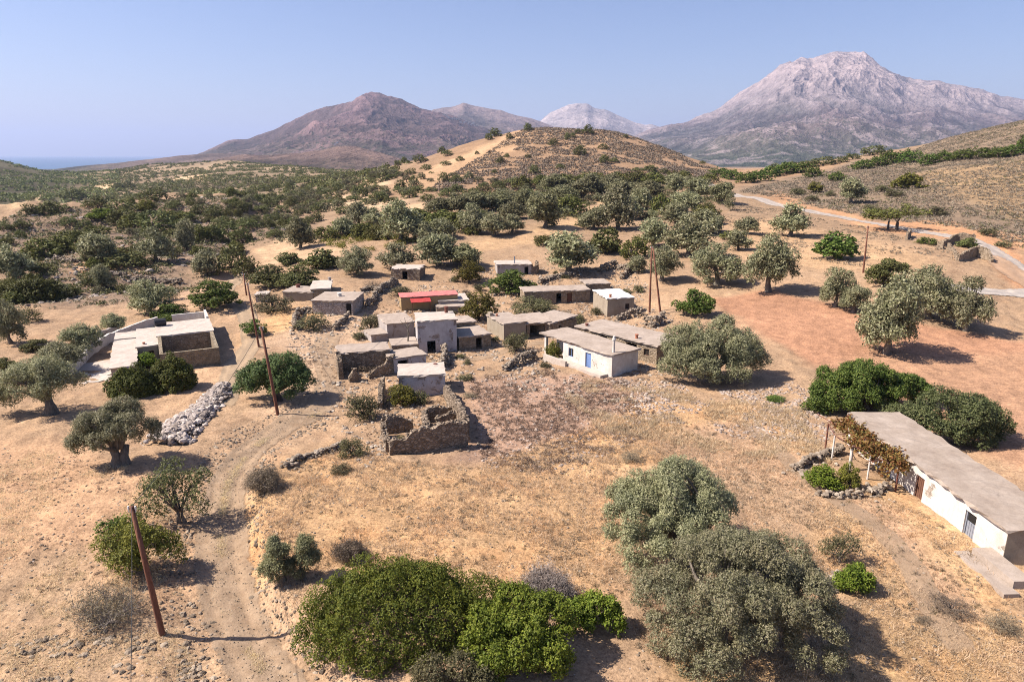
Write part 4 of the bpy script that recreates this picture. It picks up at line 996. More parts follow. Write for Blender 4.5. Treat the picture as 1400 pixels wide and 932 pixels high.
def walls(m, fr, s0, s1, t0, t1, h, th=.4, front=(), right=(), left=(), low=-.9):
    panel(m, fr, (s0, t0), (s1, t0), th, h, front, low)
    panel(m, fr, (s1, t1), (s0, t1), th, h, (), low)
    panel(m, fr, (s1, t0 + th), (s1, t1 - th), th, h, right, low)
    panel(m, fr, (s0, t1 - th), (s0, t0 + th), th, h, left, low)
def slab(m, fr, s0, s1, t0, t1, h, th=.18, over=.16, slope=0.0, seed=0, cross=0.0, jag=.05):
    """weathered roof slab: slightly uneven top, edges that are not quite straight"""
    rng = np.random.default_rng(seed + int(abs(s1 * 100 + t1 * 37)))
    nx, ny = max(3, int((s1 - s0) / .55)), max(3, int((t1 - t0) / .55))
    S = np.linspace(s0 - over, s1 + over, nx + 1); T = np.linspace(t0 - over, t1 + over, ny + 1); b = len(m.v)
    for lev in (0, 1):
        rng2 = np.random.default_rng(seed + 5)
        for i, s in enumerate(S):
            for j, t in enumerate(T):
                ed = (i in (0, nx)) or (j in (0, ny)); js, jt = rng2.normal(size=2) * (jag if ed else 0)
                z = h + slope * (t - t0) + cross * (s - s0) + (rng2.normal() * .018 if lev else -th)
                m.v.append(tuple(fr.pt(s + js, t + jt, z)))
    N = (nx + 1) * (ny + 1); ix = lambda l, i, j: b + l * N + i * (ny + 1) + j
    for i in range(nx):
        for j in range(ny):
            m.f.append((ix(1, i, j), ix(1, i + 1, j), ix(1, i + 1, j + 1), ix(1, i, j + 1)))
            m.f.append((ix(0, i, j + 1), ix(0, i + 1, j + 1), ix(0, i + 1, j), ix(0, i, j)))
    for i in range(nx):
        m.f.append((ix(0, i, 0), ix(0, i + 1, 0), ix(1, i + 1, 0), ix(1, i, 0))); m.f.append((ix(0, i + 1, ny), ix(0, i, ny), ix(1, i, ny), ix(1, i + 1, ny)))
    for j in range(ny):
        m.f.append((ix(0, 0, j + 1), ix(0, 0, j), ix(1, 0, j), ix(1, 0, j + 1))); m.f.append((ix(0, nx, j), ix(0, nx, j + 1), ix(1, nx, j + 1), ix(1, nx, j)))
def fbox(m, fr, s0, s1, t0, t1, z0, z1):
    q = [(s0, t0), (s1, t0), (s1, t1), (s0, t1)]
    m.quadbox([fr.pt(a, b, z0) for a, b in q], [fr.pt(a, b, z1) for a, b in q])
def roof(o, fr, s0, s1, t0, t1, h, mat=None, **k):
    m = MB(); slab(m, fr, s0, s1, t0, t1, h, seed=int(h * 31 + s1 * 7), **k); return m.build('roof', mat or CONC(), o)
def door(o, fr, s0, s1, t, z1, mat, label=None, side=None, grid=False):
    m = MB()                                   # boards and frame
    fbox(m, fr, s0 + .08, s1 - .08, t + .16, t + .21, 0, z1 - .08)
    n = 4
    for i in range(n):
        a = s0 + .1 + (s1 - s0 - .2) * i / n; fbox(m, fr, a + .01, a + (s1 - s0 - .2) / n - .02, t + .135, t + .157, .05, z1 - (.75 if grid else .12))
    d = m.build('door', mat, o, label)
    f = MB(); fbox(f, fr, s0, s0 + .077, t + .08, t + .24, 0, z1); fbox(f, fr, s1 - .077, s1, t + .08, t + .24, 0, z1); fbox(f, fr, s0 + .08, s1 - .08, t + .08, t + .24, z1 - .077, z1)
    f.build('frame', mat, d)
    if grid:
        g = MB(); fbox(g, fr, s0 + .12, s1 - .12, t + .13, t + .158, z1 - .7, z1 - .14); p = g.build('pane', DARK(), d)
        for i in range(1, 3): pass
    return d
def window(o, fr, s0, s1, t, z0, z1, mat, axis='s', label=None):
    bx = (lambda m, a0, a1, b0, b1, c0, c1: fbox(m, fr, a0, a1, b0, b1, c0, c1)) if axis == 's' else (lambda m, a0, a1, b0, b1, c0, c1: fbox(m, fr, t - (b1 - t), t - (b0 - t), a0, a1, c0, c1))
    m = MB(); w = .06
    bx(m, s0, s0 + w, t + .1, t + .16, z0, z1); bx(m, s1 - w, s1, t + .1, t + .16, z0, z1)
    bx(m, s0 + w, s1 - w, t + .1, t + .16, z0, z0 + w); bx(m, s0 + w, s1 - w, t + .1, t + .16, z1 - w, z1)
    c = (s0 + s1) / 2; bx(m, c - .025, c + .025, t + .105, t + .155, z0 + w, z1 - w)
    wo = m.build('window', mat, o, label)
    g = MB(); bx(g, s0 + w, c - .025, t + .12, t + .14, z0 + w, z1 - w); bx(g, c + .025, s1 - w, t + .12, t + .14, z0 + w, z1 - w); g.build('pane', DARK(), wo)
    return wo
def pot(r_, fr, s, t, h, mat, r=.2, k=.6, name='chimney'):
    m = MB(); p = fr.pt(s, t, h - .05)
    m.tube([p, p + Vector((0, 0, k * .8)), p + Vector((0, 0, k * .82)), p + Vector((0, 0, k))], [r, r * .9, r * 1.25, r * 1.2], 10); return m.build(name, mat, r_)
def clumpstones(m, pts, size, rng):
    V, Fc = stones_np(pts, size, rng); m.addnp(V, Fc)

def house(name, label, A, B, depth, h, wall, roofm=None, front=(), right=(), left=(), s0=0, s1=None, group=None, z=None, th=.4, rk=None, cat='house', open_front=False):
    fr = Frame(A, B, depth, z); s1 = fr.L if s1 is None else s1
    o = thing(name, label, cat, fr.pt((s0 + s1) / 2, depth / 2, 0), group)
    m = MB()
    fh = [(a, b, c, d) for a, b, c, d in front]
    walls(m, fr, s0, s1, 0, depth, h - .2, th, fh, right, left)
    m.build('wall', wall, o)
    r = roof(o, fr, s0, s1, 0, depth, h, roofm, **(rk or {}))
    return fr, o, r

def village():
    # white house with the blue door
    fr = Frame((742, 482), (836, 516), 4.4); L = fr.L
    o = thing('white_house', 'white house with a blue door and blue window, white flue pipe on its flat roof', 'house', fr.pt(L / 2, 2, 0))
    m = MB(); d0 = fr.s_of(796, 503); 
    walls(m, fr, 4.0, L, 0, 4.4, 2.55, .4, [(d0 - 4.0, d0 - 3.0, -.05, 2.0), (1.0, 1.9, .8, 1.9)])
    panel(m, fr, (1.0, 1.5), (3.99, 1.5), .35, 2.55); panel(m, fr, (1.0, 4.4), (1.0, 1.86), .35, 2.55); panel(m, fr, (0.2, .1), (.55, .1), .35, 2.55)
    m.build('wall', WHITE(), o)
    rr = roof(o, fr, -.3, L, 0, 4.4, 2.75, CONC(), over=.22)
    door(o, fr, d0, d0 + 1.0, 0, 2.0, BLUE()); window(o, fr, 5.0, 5.9, 0, .8, 1.9, BLUE())
    m = MB(); p = fr.pt(L - .55, .75, 2.72); m.tube([p, p + Vector((0, 0, 1.5)), p + Vector((0, 0, 1.52)), p + Vector((0, 0, 1.72)), p + Vector((0, 0, 1.74)), p + Vector((0, 0, 2.0))], [.15, .15, .22, .22, .17, .12], 10); m.build('chimney', WHITE(), rr)
    m = MB(); fbox(m, fr, 2.0, L - .6, -1.25, -.02, -.6, .22); fbox(m, fr, 2.0, 6.2, -1.6, -1.27, -.6, .62); m.build('porch', PCONC(), o)
    m = MB(); m.tube([fr.pt(3.0, .02, 2.45), fr.pt(8, .02, 2.5), fr.pt(L - .5, .02, 2.5)], .05, 5); m.build('gutter', CLAY(), o)
    # stone row behind it
    fr = Frame((787, 468), (897, 498), 5.6); L = fr.L; a = fr.s_of(817, 477); b = fr.s_of(855, 487); c = fr.s_of(881, 493)
    o = thing('stone_house', 'long stone house row with a cracked grey roof, directly behind the white house', 'house', fr.pt(L / 2, 2.5, 0))
    m = MB(); walls(m, fr, 0, L, 0, 5.6, 2.2, .45, [(a, a + 1.2, -.1, 1.95), (b, b + 1.7, -.1, 1.9), (c, c + .8, .75, 1.6)]); m.build('wall', STONE(), o)
    rr = roof(o, fr, 0, L, 0, 5.6, 2.4, CONC(), over=.2); pot(rr, fr, L * .72, .8, 2.4, CLAY()); pot(rr, fr, .9, 1.2, 2.4, RUST(), .22, .35)
    window(o, fr, c, c + .8, 0.05, .75, 1.6, WOOD())
    # house with the white roof
    fr, o, rr = house('stone_house', 'small house with a bright white flat roof and one window in its shaded end', (830, 433), (866, 428), 7.2, 2.85, TANP(), WCONC(), front=[(3.0, 3.7, .9, 1.8)])
    window(o, fr, 3.0, 3.7, .05, .9, 1.8, WOOD()); pot(rr, fr, .6, .5, 2.85, CLAY(), .2, .55)
    # veranda house
    fr, o, rr = house('stone_house', 'long low house with two dark doorways, left of the white-roofed house', (717, 416), (806, 413), 4.6, 2.25, STONE(), CONC(), front=[(5.6, 6.5, -.1, 1.75), (7.5, 8.4, -.1, 1.75)])
    door(o, fr, 7.5, 8.4, .1, 1.75, WOOD())
    fr, o, rr = house('outbuilding', 'plain flat-roofed annex behind the white-roofed house', (801, 404), (834, 402), 4.5, 2.1, STONE(), CONC())
    # terrace of three roofs
    fr, o, rr = house('stone_house', 'narrow plastered house with a chipped parapet, left end of the three-roof terrace', (689, 466), (719, 463), 6.2, 2.55, TANP(), CONC())
    pot(rr, fr, .9, 4.6, 2.55, CLAY(), .16, .35); m = MB(); fbox(m, fr, -.02, .5, 4.9, 5.9, 2.56, 3.0); m.build('parapet', TANP(), rr)
    fr, o, rr = house('stone_house', 'open-fronted middle house of the three-roof terrace, dark inside', (720, 463), (751, 460), 5.6, 2.2, STONE(), CONC(), front=[(.5, 2.7, -.1, 1.85)], rk=dict(over=.25, cross=.05))
    fr, o, rr = house('stone_house', 'right-hand house of the three-roof terrace with one small window', (752, 461), (788, 453), 4.6, 2.15, STONE(), CONC(), front=[(1.9, 2.5, .8, 1.5)], rk=dict(cross=.04))
    # two-storey house and its wings
    fr = Frame((572, 483), (625, 480), 4.7); L = fr.L
    o = thing('tall_house', 'tall lavender-white two-storey house, highest in the village', 'house', fr.pt(L / 2, 2.3, 0))
    m = MB(); walls(m, fr, 0, L, 0, 4.7, 4.2, .45, [(1.2, 2.3, -.2, 1.6)]); m.build('wall', LAV(), o)
    rr = roof(o, fr, 0, L, 0, 4.7, 4.4, PCONC(), over=.12, th=.2); pot(rr, fr, L * .82, 4.0, 4.4, RUST(), .24, .9)
    fr, o, rr = house('stone_house', 'low stone wing with a black doorway and two roof levels, right of the tall house', (628, 480), (671, 474), 5.0, 1.95, STONE(), CONC(), front=[(2.4, 3.2, -.1, 1.5)], rk=dict(over=.12))
    m = MB(); walls(m, fr, .1, fr.L - .3, 5.05, 8.6, 2.4, .35); m.build('wall', STONE(), o, 'higher rear wall'); roof(o, fr, .1, fr.L - .3, 5.05, 8.6, 2.6, CONC())
    fr, o, rr = house('stone_house', 'flat-roofed pale wing with a lit left end, left of the tall house', (530, 464), (567, 461), 6.2, 2.3, PALE(), CONC(), rk=dict(over=.1))
    fr, o, rr = house('outbuilding', 'low concrete block in front of the pale wing, beside the village track', (508, 468), (531, 466), 3.4, 1.1, PALE(), CONC(), rk=dict(over=.05))
    fr = Frame((536, 486), (573, 483), 3.6); o = thing('terrace', 'raised courtyard terrace with a bare tree stump and a post, left of the tall house', 'terrace', fr.pt(2, 1.5, 0))
    m = MB(); walls(m, fr, 0, fr.L, 0, 3.6, 1.2, .4); m.build('wall', STONE(), o); roof(o, fr, 0, fr.L, 0, 3.6, 1.35, CONC(), over=.03).name = 'paving'
    m = MB(); p = fr.pt(2.3, 1.6, 1.35); m.tube([p, p + Vector((.1, 0, 1.0)), p + Vector((.0, .1, 2.0))], [.12, .09, .06], 6)
    for q in ((.5, .3, .9), (-.6, .1, .8), (.3, -.5, .6), (-.3, .5, 1)): m.tube([p + Vector((0, .05, 1.7)), p + Vector((q[0] * .6, q[1] * .6, 2.2)), p + Vector((q[0] * 1.6, q[1] * 1.6, 2.0 + q[2]))], [.06, .04, .02], 5)
    st = m.top('dead_tree', BARK(), 'small bare tree on the courtyard terrace beside the tall house', 'tree')
    fr, o, rr = house('stone_house', 'small grey-roofed block in front of the tall house, its wall overgrown with dry vine', (537, 510), (583, 505), 3.4, 1.9, LAV(), CONC(), front=[(.7, 1.9, .9, 1.5)], rk=dict(over=.1))
    # sunken house with the ruined forecourt
    fr, o, rr = house('ruined_house', 'half-buried stone house with a slab roof and broken forecourt walls', (464, 509), (534, 503), 3.6, 2.4, RSTONE(), CONC(), rk=dict(over=.08, jag=.12))
    m = MB(); ruin(m, [fr.pt(0, -.05, 0), fr.pt(.1, -2.6, 0)], [2.4, 2.2, 1.7], .5, 3); ruin(m, [fr.pt(.9, -3.6, 0), fr.pt(2.3, -3.2, 0)], [.7, 1.5, .7], .45, 4)
    ruin(m, [fr.pt(3.2, -3.1, 0), fr.pt(5.9, -2.6, 0), fr.pt(6.4, -1.2, 0)], [.6, 1.2, 2.0, 2.0], .45, 5); m.build('forecourt_wall', RSTONE(), o)
    # lone box house and the roofless ruin in front of it
    fr, o, rr = house('box_house', 'plain grey box house with a flat concrete roof, behind the roofless ruin', (546, 543), (609, 537), 4.2, 2.35, LAV(), PCONC(), rk=dict(over=.08, th=.22))
    pot(rr, fr, fr.L * .82, 3.6, 2.35, RUST(), .2, .12)
    P = lambda *q: [at(*a) for a in q]
    o = thing('roofless_ruin', 'large roofless stone ruin with jagged walls in front of the box house', 'ruin', at(585, 600))
    m = MB(); ruin(m, P((533, 622), (585, 616), (641, 609)), [1.35, 1.5, 2.0, 2.15, 2.3, 2.4, 2.35], .6, 11); m.build('front_wall', RSTONE(), o)
    m = MB(); ruin(m, P((638, 605), (628, 575), (609, 540)), [2.3, 2.2, 1.9, 2.1, 1.7, 1.5, 1.4], .55, 12); m.build('side_wall', RSTONE(), o)
    m = MB(); ruin(m, P((524, 592), (547, 590), (568, 587)), [1.7, 1.8, 1.5, .9], .55, 13); ruin(m, P((533, 618), (524, 594)), [1.1, .4, .5, 1.6], .55, 14); m.build('rear_wall', RSTONE(), o)
    m = MB(); ruin(m, P((580, 578), (598, 575), (618, 572)), [1.4, 1.6, 1.5, 1.1], .5, 15); ruin(m, P((586, 612), (582, 592), (580, 580)), [2.0, 1.6, 1.5, 1.4], .5, 16); ruin(m, P((597, 590), (625, 584)), [1.5, 1.8, 1.6], .45, 17); m.build('inner_wall', RSTONE(), o)
    m = MB(); ruin(m, P((520, 560), (522, 545), (524, 532)), [.9, 1.5, 1.4], .5, 18); m.build('wall_stub', RSTONE(), o)
    # houses on the left of the village
    fr, o, rr = house('stone_house', 'whitewashed stone house with a round white vent on its roof, left side of the village', (428, 429), (483, 431), 7.0, 2.3, WSTONE(), CONC(), front=[(5.4, 6.2, -.1, 1.8)])
    pot(rr, fr, 3.5, 3.2, 2.3, WHITE(), .34, .62, 'vent'); door(o, fr, 5.4, 6.2, .1, 1.8, DARK())
    fr, o, rr = house('outbuilding', 'pale-roofed shed with a clay chimney behind the whitewashed stone house', (426, 410), (452, 409), 8.0, 1.9, STONE(), PCONC(), rk=dict(cross=.02)); pot(rr, fr, fr.L - .3, 7.2, 1.9, PALE(), .26, .7)
    fr, o, rr = house('outbuilding', 'low outbuilding with a rusty roof barrel, left of the whitewashed stone house', (388, 413), (428, 411), 5.0, 1.7, TANP(), CONC()); pot(rr, fr, 1.3, 3.6, 1.7, RUST(), .34, .6, 'barrel')
    fr, o, rr = house('outbuilding', 'tiny pale hut at the left end of the village, behind a dark bush', (350, 413), (366, 412), 2.6, 1.3, PALE(), PCONC())
    # ruins and sheds behind
    fr, o, rr = house('ruined_house', 'small collapsing stone hut standing alone on bare ground behind the village', (535, 382), (574, 384), 5.0, 2.3, RSTONE(), PCONC(), front=[(2.2, 3.2, -.2, 1.7)], rk=dict(jag=.2, over=.02))
    fr, o, rr = house('stone_house', 'half-ruined house with a thin stovepipe, farthest back in the village', (680, 376), (738, 375), 5.0, 2.2, PALE(), PCONC(), front=[(5.5, 6.3, -.2, 1.6)], s1=6.9, rk=dict(jag=.12)); m = MB(); p = fr.pt(3.6, 1.0, 2.1); m.tube([p, p + Vector((0, 0, 1.5))], .13, 8); m.build('chimney', GREYM(), rr)
    m = MB(); ruin(m, [fr.pt(6.9, .2, 0), fr.pt(8.3, .2, 0), fr.pt(8.4, 4, 0)], [1.7, 1.9, 2.1, 1.6], .45, 21); m.build('broken_wall', RSTONE(), o)
    fr = Frame((549, 425), (626, 422), 2.6); L = fr.L; o = thing('red_roofed_shed', 'ochre shed with a bright red sheet roof and red lean-to', 'shed', fr.pt(L / 2, 1, 0))
    m = MB(); walls(m, fr, 0, L, 0, 2.6, 2.25, .25); m.build('wall', OCHRE(), o)
    roof(o, fr, 0, L, 0, 2.6, 2.42, plain_mat('faded_red_sheet', (.52, .17, .15), .6, 0, .25), th=.1, over=.12, slope=.07, jag=.01)
    m = MB(); slab(m, fr, 1.5, 4.7, -1.5, .0, 1.75, th=.07, over=.05, slope=.28, jag=.01); m.build('lean_to_roof', RED(), o)
    m = MB(); [fbox(m, fr, s, s + .1, -1.45, -1.35, -.5, 1.66) for s in (1.6, 4.5)]; m.build('post', WOOD(), o)
    fr, o, rr = house('outbuilding', 'grey flat-roofed outbuilding with two roof steps, right of the red-roofed shed', (600, 425), (640, 423), 5.4, 1.75, PALE(), PCONC())
    m = MB(); walls(m, fr, -.6, fr.L + .3, -2.2, -.05, .95, .3); m.build('wall', TANP(), o); roof(o, fr, -.6, fr.L + .3, -2.2, -.05, 1.15, CONC(), over=.05)
    # walled house on the left
    fr = Frame((221, 508), (302, 499), 8.0); L = fr.L
    o = thing('walled_house', 'flat-roofed house with a walled stone courtyard, apart on the left', 'house', fr.pt(L / 2, 5, 0))
    m = MB(); panel(m, fr, (0, 0), (L, 0), .4, 2.2); panel(m, fr, (L, .4), (L, 7.6), .4, lambda s: 2.2 + .05 * s); panel(m, fr, (0, 7.6), (0, .4), .4, lambda s: 2.6 - .05 * s); m.build('courtyard_wall', stone_mat('court_stone', (.176, .144, .100), (.248, .204, .140), (.320, .268, .192), 3.6, (.28, .23, .165)), o)
    m = MB(); walls(m, fr, -.02, L, 8.0, 15.6, 2.4, .4); m.build('wall', STONE(), o); roof(o, fr, -.02, L, 8.0, 15.6, 2.6, PCONC(), over=.15)
    m = MB(); walls(m, fr, -2.4, -.1, 5.0, 15.0, 2.0, .35, [(1.2, 1.8, .9, 1.5)]); m.build('wall', TANP(), o); r2 = roof(o, fr, -2.4, -.1, 5.0, 15.0, 2.2, PCONC(), over=.1); pot(r2, fr, -1.6, 6.2, 2.2, CLAY(), .16, .25)
    m = MB(); walls(m, fr, -5.0, -2.5, -2.0, 11.4, 1.6, .35); m.build('wall', PALE(), o); roof(o, fr, -5.0, -2.5, -2.0, 11.4, 1.8, PCONC(), over=.15)
    m = MB(); walls(m, fr, -4.9, -2.5, 11.45, 15.0, 1.75, .35); m.build('wall', PALE(), o); roof(o, fr, -4.9, -2.5, 11.45, 15.0, 1.95, PCONC(), over=.1)
    m = MB(); panel(m, fr, (L + .1, 15.7), (L + .1, 20.5), .3, 2.9); panel(m, fr, (L - .2, 20.6), (L - 4.5, 20.6), .3, 2.6); m.build('parapet', WHITE(), o)
    window(o, fr, -1.2, -.6, 5.05, .9, 1.5, WOOD())
    m = MB(); p = fr.pt(.5, 13.8, 2.62); ax = fr.ex * .75; m.tube([p + Vector((0, 0, .5)) - ax, p + Vector((0, 0, .5)) - ax * .9, p + Vector((0, 0, .5)) + ax * .9, p + Vector((0, 0, .5)) + ax], [.3, .5, .5, .3], 14)
    for k in (-.45, .45): q = p + fr.ex * k; m.box((q.x, q.y, q.z + .03), (.12, .7, .1), math.atan2(fr.ex.y, fr.ex.x))
    m.top('water_tank', plain_mat('black_plastic', (.03, .03, .035), .5, 0, .2), 'black water tank on the flat roof of the walled house', 'water tank', smooth=False)
    m = MB(); slab(m, fr, -10.5, -5.2, -1.5, 7.5, .3, th=.5, over=0, jag=.35); m.top('concrete_apron', PCONC(), None, None, kind='structure').name = 'pavement'
    def plastered(pts, h, label, mat, th=.35):
        Q = resample([tuple(at(*p))[:2] for p in pts], .7); m = MB()
        for (a, b) in zip(Q[:-1], Q[1:]):
            d = (b - a); n = np.array([-d[1], d[0]]) / np.hypot(*d) * th / 2; za, zb = gz(*a), gz(*b)
            c = lambda p, k, z: (p[0] + n[0] * k, p[1] + n[1] * k, z)
            m.quadbox([c(a, -1, za - .6), c(b, -1, zb - .6), c(b, 1, zb - .6), c(a, 1, za - .6)], [c(a, -1, za + h), c(b, -1, zb + h), c(b, 1, zb + h), c(a, 1, za + h)])
        m.top('garden_wall', mat, label, 'wall')
    plastered([(216, 444), (190, 452), (162, 463), (140, 473), (124, 486), (102, 508), (85, 526)], 1.25, 'long white-topped garden wall curving down the left side of the walled house', WHITE())
    plastered([(163, 454), (140, 460), (124, 467), (119, 476)], .95, 'short low garden wall behind the long curving one', PALE())
    # long white house with the vine pergola
    fr = Frame((1157, 607), (1369, 771), 4.3); L = fr.L
    o = thing('long_house', 'long whitewashed house with a rough grey roof at the right edge', 'house', fr.pt(L / 2, 2, 0))
    d1, d2 = fr.s_of(1250, 677), fr.s_of(1313, 727); m = MB()
    walls(m, fr, 0, L, 0, 4.3, 2.55, .42, [(d1, d1 + 1.0, -.1, 1.85), (d2, d2 + 1.05, -.1, 1.95)], right=[(1.1, 1.8, .95, 1.7)])
    m.build('wall', WHITE(), o)
    m = MB(); panel(m, fr, (L + .015, .0), (L + .015, 4.3), -.02, 2.5, [(1.5, 2.25, .95, 1.7)], low=-.3); m.build('end_plaster', TANP(), o, 'tan patched end wall with cracks')
    roof(o, fr, 0, L, 0, 4.3, 2.75, concrete_mat('rough_roof', (.25, .197, .155), (.32, .262, .212), (.375, .315, .262)), over=.28, th=.2, jag=.07)
    door(o, fr, d1, d1 + 1.0, .02, 1.85, WOOD(), 'brown wooden door'); door(o, fr, d2, d2 + 1.05, .02, 1.95, GREYM(), 'grey metal door with dark upper panes', grid=True)
    window(o, fr, 1.52, 2.22, L, .95, 1.7, WOOD(), axis='t')
    m = MB(); fbox(m, fr, L - 1.0, L + 2.6, -1.25, -.02, -.9, .80); m.build('step', CONC(), o); m = MB(); fbox(m, fr, L - 1.3, L + 3.2, -2.2, -1.27, -.9, .38); m.build('step', CONC(), o)
    # pergola
    rng = np.random.default_rng(3); g = fr
    pe = thing('pergola', 'vine pergola on whitewashed posts along the front of the long house', 'pergola', g.pt(4, -1.6, 0))
    e = d1 - .3
    for i, (s, t) in enumerate([(1.0, -2.4), (3.6, -3.1), (5.6, -2.6), (7.6, -2.2), (e - .2, -1.1)]):
        m = MB(); p = g.pt(s, t, 0); p.z = gz(p.x, p.y) - .3; q = g.pt(s, t, 2.2); m.tube([p, q], .07 if i != 2 else .13, 8); m.build('post', WHITE() if i in (1, 2, 3) else RUST(), pe)
    m = MB(); ends = [(1.0, -2.4), (3.6, -3.1), (5.6, -2.6), (7.6, -2.2), (e - .2, -1.1)]
    for a, b in zip(ends[:-1], ends[1:]): m.tube([g.pt(*a, 2.2), g.pt(*b, 2.2)], .035, 5)
    for s in np.arange(.8, e, 1.3): m.tube([g.pt(s, .05, 2.35), g.pt(s, -2.9, 2.2)], .03, 5)
    m.tube([g.pt(-1.6, -2.2, 2.1), g.pt(1.6, -2.0, 2.3)], .04, 5); m.build('rail', RUST(), pe)
    cl = []
    for i in range(64):
        s = rng.uniform(.6, e + .2); t = rng.uniform(-2.6, .1) * (1 - .5 * max(0, s - 7) / max(.1, e - 7)); p = g.pt(s, t, 2.3 + rng.normal() * .12); cl.append((*(p - ORG[pe.name]), rng.uniform(.25, .5)))
    for i in range(10):
        p = g.pt(rng.uniform(5, e), rng.uniform(-2.6, -1.2), rng.uniform(1.2, 2)); cl.append((*(p - ORG[pe.name]), rng.uniform(.2, .35)))
    V, Fc = leaves(cl, 110, .2, .15, rng, wild=.9, shell=.2); link('vine', np_mesh('vine', V, Fc, VINE()), pe)
    # ruins on the road, right
    o = thing('roofless_ruin', 'roofless ruin with an empty doorway beside the gravel road on the right', 'ruin', at(1315, 348))
    for q, h in (([(1281, 339), (1291, 341)], [1.9, 2.0, 2.2]), ([(1295, 342), (1306, 345)], [2.2, 1.7, .8, .5]), ([(1284, 337), (1306, 331), (1334, 334)], [1.0, 1.6, 1.9, 2.4, 2.6]), ([(1309, 357), (1336, 350)], [1.5, 2.2, 2.6, 2.8]), ([(1336, 352), (1345, 354), (1357, 360)], [2.9, 3.0, 2.2, 1.0]), ([(1309, 357), (1305, 346)], [1.3, .9, .8])):
        m = MB(); ruin(m, P(*q), [k * .78 for k in h], .5, int(h[0] * 90 + q[0][0])); m.build('wall', STONE(), o)
    m = MB(); ruin(m, P((1239, 328), (1244, 323)), [1.4, 2.0, 1.2], .5, 41); m.top('wall_stub', STONE(), 'lone upright wall fragment between the gravel road and the doorway ruin', 'ruin')
    dry = lambda pts, h, w, label, s, sz=.22, den=26: drywall(P(*pts), h, w, label, s, sz, den)
    dry([(689, 507), (705, 500), (731, 488)], 1.2, .7, 'short dry-stone wall beside the path left of the white house', 1)
    dry([(404, 452), (403, 440), (408, 431), (418, 426), (431, 428)], 1.2, .7, 'curved dry-stone wall round the bush below the whitewashed stone house', 2)
    dry([(458, 452), (466, 444), (477, 434)], .9, .6, 'straight low wall running from the whitewashed house door to the track', 3)
    dry([(1086, 645), (1100, 636), (1120, 628), (1150, 618)], .8, .7, 'low dry-stone wall in front of the pergola garden', 4)
    dry([(1122, 678), (1150, 680), (1185, 678), (1216, 668)], .5, .7, 'row of stones edging the pergola garden', 5, .2)
    dry([(843, 440), (860, 434), (879, 431)], 1.3, .7, 'broken stone wall in front of the white-roofed house', 6)
    dry([(880, 443), (893, 447), (908, 441)], 1.5, .6, 'jagged wall remnant at the foot of the twin poles', 7)
    dry([(519, 402), (530, 394), (543, 388)], 1.6, .7, 'leaning ruined wall left of the red-roofed shed', 8)
    dry([(494, 400), (505, 396), (516, 400), (510, 414), (500, 420)], 1.1, .7, 'tumbled stone enclosure right of the whitewashed stone house', 9)
    dry([(738, 388), (760, 380), (785, 378)], 1.0, 1.2, 'tumbled stone bank behind the veranda house', 10)
    dry([(820, 372), (840, 366), (862, 372), (850, 382)], 1.5, .8, 'ruined stone enclosure under the olives behind the white-roofed house', 11)
    dry([(605, 505), (609, 490), (607, 484)], 1.5, .8, 'crumbling stone pillar wall at the corner of the tall house', 12)
    dry([(1120, 815), (1140, 792), (1165, 788), (1180, 792)], .45, .6, 'scattered stone edging below the footpath near the largest olive', 13, .18)
    dry([(112, 372), (160, 377), (210, 384), (250, 388)], .9, 1.2, 'tumbled terrace wall on the rocky slope at the left', 14, .3, 16)
    dry([(60, 350), (100, 358), (130, 355)], .8, 1.2, 'second tumbled terrace wall, higher on the rocky left slope', 15, .3, 16)
    dry([(390, 640), (415, 628), (440, 620), (468, 612)], .6, .9, 'broken line of stones on the bank left of the large ruin', 16, .2)
    # the long heap of pale stones
    poly = world_poly([(206, 610), (222, 585), (262, 552), (296, 524), (318, 522), (314, 540), (284, 566), (262, 596), (240, 622)])
    rng = np.random.default_rng(5); c0, c1 = np.array(at(224, 608))[:2], np.array(at(308, 530))[:2]; n = 1500
    k = rng.random(n)[:, None]; q = c0 + (c1 - c0) * k; d = (c1 - c0) / np.linalg.norm(c1 - c0); off = rng.normal(size=n) * .9; wdt = 1.9 - .9 * k[:, 0]
    off = np.clip(off * wdt * .62, -wdt * 1.15, wdt * 1.15); q = q + off[:, None] * np.array([-d[1], d[0]])
    hh = .62 * np.clip(1 - (off / (wdt * 1.2)) ** 2, 0, 1); zz = H(q[:, 0], q[:, 1]) + hh * np.where(rng.random(n) < .8, 1, rng.random(n))
    m = MB(); clumpstones(m, np.column_stack([q, zz]), (.09 + .34 * rng.random(n) ** 2.2), rng)
    m.top('stone_heap', rock_mat('pale_stone', (.19, .155, .13), (.36, .305, .265), (.53, .465, .415)), 'long heap of pale stones running uphill beside the dirt track', 'stone heap')

